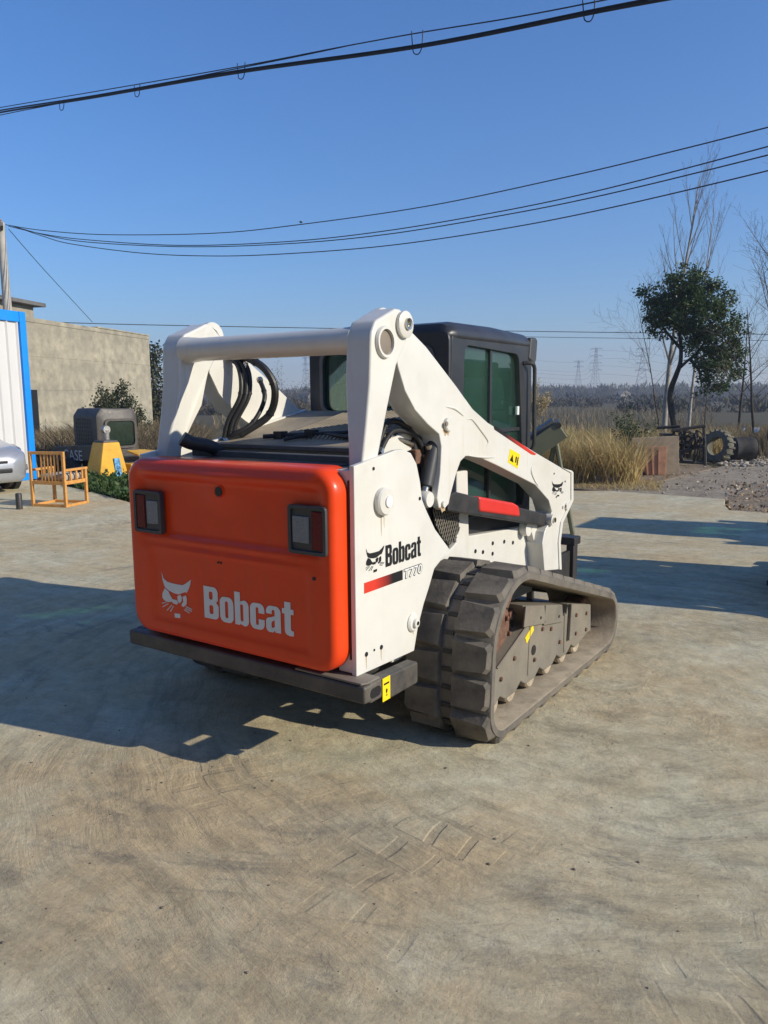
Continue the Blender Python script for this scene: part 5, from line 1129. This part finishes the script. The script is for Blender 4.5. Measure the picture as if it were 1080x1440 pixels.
# scrap machine frame
kf = G(968, 655, -.03); SF = empty('scrap_machine', (kf.x, kf.y, -.03), math.radians(20)); tag(SF, 'black tangled scrap machine frame lying between the upended bucket and old tyre', 'scrap frame')
R_ = random.Random(4)
for a, b in (((-.38, 0, .02), (-.33, .1, .82)), ((.36, 0, 0), (.30, .1, .88)), ((-.38, .02, .80), (.32, .05, .90)), ((-.40, .02, .10), (.36, .02, .06)), ((-.15, .03, .05), (-.10, .1, .80)), ((-.40, .05, .5), (.34, .1, .42)), ((.12, 0, .05), (.16, .1, .8)), ((-.7, .2, .85), (-.2, .1, .88))):
    MB().tube([a, b], .035, 6).build('frame_bar', 'scrap_dark', SF)
for i in range(22):
    x, y, z = R_.uniform(-.32, .2), R_.uniform(-.03, .25), R_.uniform(.08, .6); MB().box((x, y, z), (x+R_.uniform(.08, .2), y+.12, z+R_.uniform(.06, .18)), 0).build('machine_block', 'scrap_dark' if i % 3 else 'dusty_steel', SF, bevel=.01)
for i in range(10):
    MB().tube(smooth_line([(R_.uniform(-.35, .3), R_.uniform(-.08, .0), R_.uniform(.1, .8)) for _ in range(4)], 5), .014, 6).build('loose_hose', 'hose_rubber', SF)
MB().box((-.62, .05, .35), (-.36, .40, .72)).build('side_box', 'scrap_dark', SF, bevel=.01); MB().box((-.55, .0, .0), (-.36, .30, .36)).build('side_step', 'dusty_steel', SF, bevel=.01)
# old tyre
tb = G(1008, 650, -.03); TY = empty('old_tyre', (tb.x, tb.y, -.03)); tag(TY, 'worn dusty rubber tyre leaning against the black scrap machine frame', 'tyre')
pm('dusty_rubber', (.09, .085, .065), .9, var=.25, scale=8, dust=.7, dcol=(.24, .215, .15))
Rm = Matrix.Translation((0, 0, .37)) @ Matrix.Rotation(math.radians(62), 4, 'Z') @ Matrix.Rotation(math.radians(12), 4, 'Y')
def xf(mb, Mx): mb.v = [tuple(Mx @ Vector(v)) for v in mb.v]; return mb
xf(MB().lathe([(.22, -.09), (.30, -.12), (.36, -.11), (.385, -.06), (.39, 0), (.385, .06), (.36, .11), (.30, .12), (.22, .09), (.235, 0)], (0, 0, 0), 'X', 36, closed=True), Rm).build('carcass', 'dusty_rubber', TY)
for i in range(18):
    a = 2*PI*i/18; xf(MB().box((-.115, .36, -.022), (.115, .405, .022), 0, Matrix.Rotation(a, 4, 'X')), Rm).build('tread_block', 'dusty_rubber', TY)
db = G(1036, 648, -.03); o = xf(MB().lathe([(0, -.26), (.27, -.26), (.285, -.25), (.275, -.1), (.285, -.08), (.275, .08), (.285, .1), (.275, .25), (.285, .25), (.27, .26), (0, .26)], (0, 0, 0), 'X', 26), Matrix.Translation((db.x+.10, db.y+.2, .255)) @ Matrix.Rotation(math.radians(35), 4, 'Z')).build('black_drum', 'scrap_dark'); tag(o, 'black steel drum lying on its side next to the old tyre', 'drum')
# pallet
pa = G(812, 679, -.03); PL = empty('wooden_pallet', (pa.x, pa.y, -.035), math.radians(14)); tag(PL, 'weathered wooden pallet lying at the yard edge before the reeds', 'pallet')
pm('pallet_wood', (.30, .225, .16), .85, var=.25, scale=14)
for i in range(3): MB().box((-.30, -.02+i*.42, .03), (.72, .07+i*.42, .12)).build('bearer', 'pallet_wood', PL)
for i in range(6): MB().box((-.30+i*.186, -.03, .1205), (-.30+i*.186+.12, .92, .142)).build('board', 'pallet_wood', PL)
for i in range(3): MB().box((-.30+i*.45, -.03, 0), (-.18+i*.45, .92, .0295)).build('board', 'pallet_wood', PL)
# olive loading ramp on a trestle
pm('olive_steel', (.115, .125, .075), .6, var=.12, scale=5, dust=.4, dcol=(.20, .18, .12))
r0 = D(742, 632, 9.0); r1 = D(788, 600, 9.0); RP = empty('steel_ramp', (r0.x, r0.y, 0)); tag(RP, 'olive green steel beam propped up beyond the cab door', 'ramp')
dv = (r1-r0); a0 = r0-dv*1.9; loc = Vector((r0.x, r0.y, 0))
e1 = dv.normalized(); e2 = Vector((-FW.x, -FW.y, 0)).normalized(); e2 = (e2-e1*e1.dot(e2)).normalized(); e3 = e1.cross(e2)
if e3.z < 0: e3 = -e3
Lr = (r1-a0).length; Mx = Matrix(((e1.x, e2.x, e3.x, a0.x-loc.x), (e1.y, e2.y, e3.y, a0.y-loc.y), (e1.z, e2.z, e3.z, a0.z), (0, 0, 0, 1)))
xf(MB().box((0, -.15, -.12), (Lr, .15, .09)), Mx).build('beam', 'olive_steel', RP, bevel=.01); xf(MB().box((.02, -.10, .0905), (Lr-.02, .10, .13)), Mx).build('top_strip', 'deck_grey', RP, bevel=.004)
xf(MB().lathe([(0, -.158), (.035, -.158), (.035, .158), (0, .158)], (Lr-.01, 0, .05), 'Y', 16), Mx).build('hinge_eye', 'black_steel', RP)
for f in (.42, .95):
    q = a0+(r1-a0)*f-loc; MB().tube([(q.x-.2, q.y, 0), (q.x, q.y, q.z-.10)], .03, 8).tube([(q.x+.2, q.y+.1, 0), (q.x, q.y, q.z-.10)], .03, 8).build('trestle_leg', 'olive_steel', RP)
# white rags caught in the scrub
pm('rag_white', (.62, .58, .54), .9, var=.1)
for u, v, lb in ((1043, 602, 'pale plastic rag caught in scrub behind the black drum'), (1062, 604, 'small white plastic scrap hanging in scrub under the spreading bare tree')):
    p = D(u, v, 21); o = MB().add([(p.x+RNG.normal(0, .02)+dx*.04, p.y+RNG.normal(0, .03), p.z-.05+dz*.06+RNG.normal(0, .02)) for dz in range(3) for dx in range(3)], [(j*3+i, j*3+i+1, j*3+i+4, j*3+i+3) for j in range(2) for i in range(2)]).build('plastic_rag', 'rag_white', smooth=60); tag(o, lb, 'rag')
P = []
for i in range(450):
    q = G(random.uniform(1022, 1140), random.uniform(680, 722), -.035); P.append((q.x, q.y, -.036+random.random()*.02))
for i in range(500):
    q = G(random.uniform(840, 1090), random.uniform(640, 690), -.035); P.append((q.x, q.y, -.04+random.random()*.02))
tintmat('litter_leaf', [(0, (.20, .12, .07)), (.5, (.33, .23, .14)), (.85, (.42, .33, .22)), (1, (.62, .55, .45))], .9)
o = leaf_mesh('leaf_litter', np.array(P), .055, 'litter_leaf', None, .7, up=.1); tag(o, 'dry brown leaf litter and scraps strewn over the rubble by the slab corner', 'leaf litter', kind='stuff')
# pylons
pm('galvanised', (.30, .31, .32), .6, var=.05)
def pylon(u, vtop, d, label, arms=3, wide=.13):
    b = D(u, 570, d); b.z = terr(b.x, b.y); H = D(u, vtop, d).z-b.z; T = empty('pylon', b, random.uniform(-.3, .3)); tag(T, label, 'pylon', 'lattice pylons on the horizon')
    mb = MB(); n = 9; hw = lambda t: H*(wide*(1-t)**1.5*.9+.016); r = .095
    for i in range(n):
        t0, t1 = i/n, (i+1)/n; a, c = hw(t0), hw(t1); z0, z1 = t0*H, t1*H
        for sx, sy in ((1, 1), (1, -1), (-1, -1), (-1, 1)):
            mb.tube([(sx*a, sy*a, z0), (sx*c, sy*c, z1)], r, 4)
            nx, ny = (sx, -sy) if sx*sy > 0 else (-sx, sy)
            mb.tube([(sx*a, sy*a, z0), (nx*c, ny*c, z1)], r*.7, 3); mb.tube([(nx*a, ny*a, z0), (sx*c, sy*c, z1)], r*.7, 3)
    mb.build('lattice', 'galvanised', T, recalc=False, smooth=0)
    for k in range(arms):
        z = H*(.98-.14*k); L = H*.13
        am = MB()
        for s in (1, -1): am.tube([(0, 0, z+H*.02), (s*L, 0, z)], r, 4).tube([(0, 0, z-H*.012), (s*L, 0, z)], r, 4).tube([(s*L, 0, z), (s*L, 0, z-H*.045)], r, 3)
        am.build('cross_arm', 'galvanised', T, recalc=False, smooth=0)
    return b, H
pylon(812, 507, 560, 'shortest lattice pylon with forked top, furthest from the evergreen tree', 2)
pylon(836, 489, 520, 'tall lattice pylon between the forked one and the one by the evergreen tree', 4, .10)
pylon(901, 489, 420, 'broad based lattice pylon next to the evergreen tree', 4, .17)
pylon(431, 502, 520, 'faint lattice pylon seen between the lift arms of the loader', 3)
for k, (v0, v1, v2) in enumerate(((519, 512, 503), (524, 521, 515), (530, 532, 527), (537, 545, 541), (506, 500, 493))):
    wire([(700, v0-4), (812, v0+4), (836, v1-6), (901, v2+3), (980, v2+14), (1100, v2+8)], 540, 400, .045, ['upper', 'second', 'third', 'lowest', 'topmost'][k]+' distant transmission wire strung between the lattice pylons', 'power line', name='transmission_line')
# far wood and farm strip
cl = []; tt = []
for i in range(1500):
    u = random.uniform(-150, 1250); d = random.uniform(330, 560); q = D(u, 560, d); h = random.uniform(3.2, 6.4); k = int(random.uniform(50, 80)); tone = random.random()
    pts = np.clip(RNG.normal(0, 1, (k, 3)), -1.6, 1.6)*np.array([h*.26, h*.26, h*.27])+np.array([q.x, q.y, h*.45-.6]); cl.append(pts); tt.append(np.clip(tone+RNG.normal(0, .12, k), 0, 1))
o = leaf_mesh('far_wood', np.concatenate(cl), 2.2, 'far_wood', None, .22, tint=np.concatenate(tt), up=2.2); tag(o, 'long hazy belt of bare trees along the horizon', 'wood', kind='stuff')
cl = []; tt = []
for i in range(1300):
    u = random.uniform(-150, 1250); d = 90+260*random.random()**1.3; q = D(u, 560, d)
    if noise.noise(Vector((q.x*.012, q.y*.03, 5))) < -.02: continue
    h = random.uniform(.8, 2.6)*(d/200)**.3; k = 55; tone = random.random()*.8
    pts = np.clip(RNG.normal(0, 1, (k, 3)), -1.7, 1.7)*np.array([h*.6, h*.6, h*.27])+np.array([q.x, q.y, h*.4-.7]); cl.append(pts); tt.append(np.clip(tone+RNG.normal(0, .12, k), 0, 1))
o = leaf_mesh('field_hedges', np.concatenate(cl), .8, 'far_wood', None, .3, tint=np.concatenate(tt), up=1.2); tag(o, 'dark brown hedges and scrub across the middle of the field', 'hedges', kind='stuff')
pm('far_wall', (.30, .27, .23), .9); pm('far_roof', (.16, .13, .11), .9)
for u, d, w_, h_, lb in ((872, 330, 6, 2.2, 'low pale farm building far across the field near the broad pylon'), (440, 210, 7, 2.6, 'tiny pale shed far across the field behind the loader')):
    q = D(u, 570, d); q.z = terr(q.x, q.y); T = empty('farm_building', q, math.radians(-30)); tag(T, lb, 'building')
    MB().box((-w_/2, -2.5, 0), (w_/2, 2.5, h_)).build('wall', 'far_wall', T); MB().prism([(-2.8, h_), (2.8, h_), (0, h_+1.3)], 'X', -w_/2-.3, w_/2+.3).build('roof', 'far_roof', T)
    for s in (-.25, .25): MB().box((w_*s-.5, -2.53, h_*.35), (w_*s+.5, -2.49, h_*.75)).build('window', 'black_decal', T)
# ================================================================== two more machines of the same kind, parked out to the right
for x, y, rz, lb in ((4.28, 4.75, math.radians(90), 'white compact track loader parked to the right, its black track end at the yard shadow'), (5.0, 7.80, math.radians(90), 'second parked white track loader beyond the first, near the broken slab edge')):
    o = copy_tree(LD); o.location = (x, y, 0); o.rotation_euler = (0, 0, rz); o['label'] = lb
# ================================================================== unseen building added behind the camera to cut sky fill
WS = empty('added_sky_blocker', (0, -9.0, 0)); tag(WS, 'long dark steel building added unseen behind the camera to block sky light', 'building')
pm('blocker_sheet', (.16, .18, .20), .6, var=.08, scale=2, streak=True)
for i in range(30): MB().prism([(0, 0), (.04, .05), (.10, .05), (.14, 0), (.99, 0), (.99, -.05), (0, -.05)], 'Z', .30, 6.5).build('panel', 'blocker_sheet', WS).location = (-17+i, 0, 0)
MB().box((-17, -.12, 0), (13, .02, .299)).build('plinth', 'concrete_dark', WS); MB().box((-17.3, -9, 6.501), (13.3, .35, 6.68)).build('roof', 'concrete_dark', WS)
for x in (-11, -3, 5): MB().box((x, .052, .02), (x+4.2, .11, 4.4)).build('sliding_door', 'concrete_dark', WS, bevel=.01)
MB().box((-17, -9, 0), (-16.9, -.121, 6.5)).box((12.9, -9, 0), (13, -.121, 6.5)).box((-16.9, -9, 0), (12.9, -8.9, 6.5)).build('rear_walls', 'blocker_sheet', WS)
# ================================================================== haze
hm = bpy.data.materials.new('haze'); hm.use_nodes = True; nt = hm.node_tree; nt.nodes.clear()
pv = nt.nodes.new('ShaderNodeVolumePrincipled'); pv.inputs['Color'].default_value = (.80, .88, 1, 1); pv.inputs['Density'].default_value = .0010; pv.inputs['Anisotropy'].default_value = .2
oo = nt.nodes.new('ShaderNodeOutputMaterial'); nt.links.new(pv.outputs[0], oo.inputs['Volume']); M['haze'] = hm
HZ = MB().box((-900, -700, -2), (900, 1100, 60)).build('haze', 'haze', smooth=0); tag(HZ, kind='stuff')
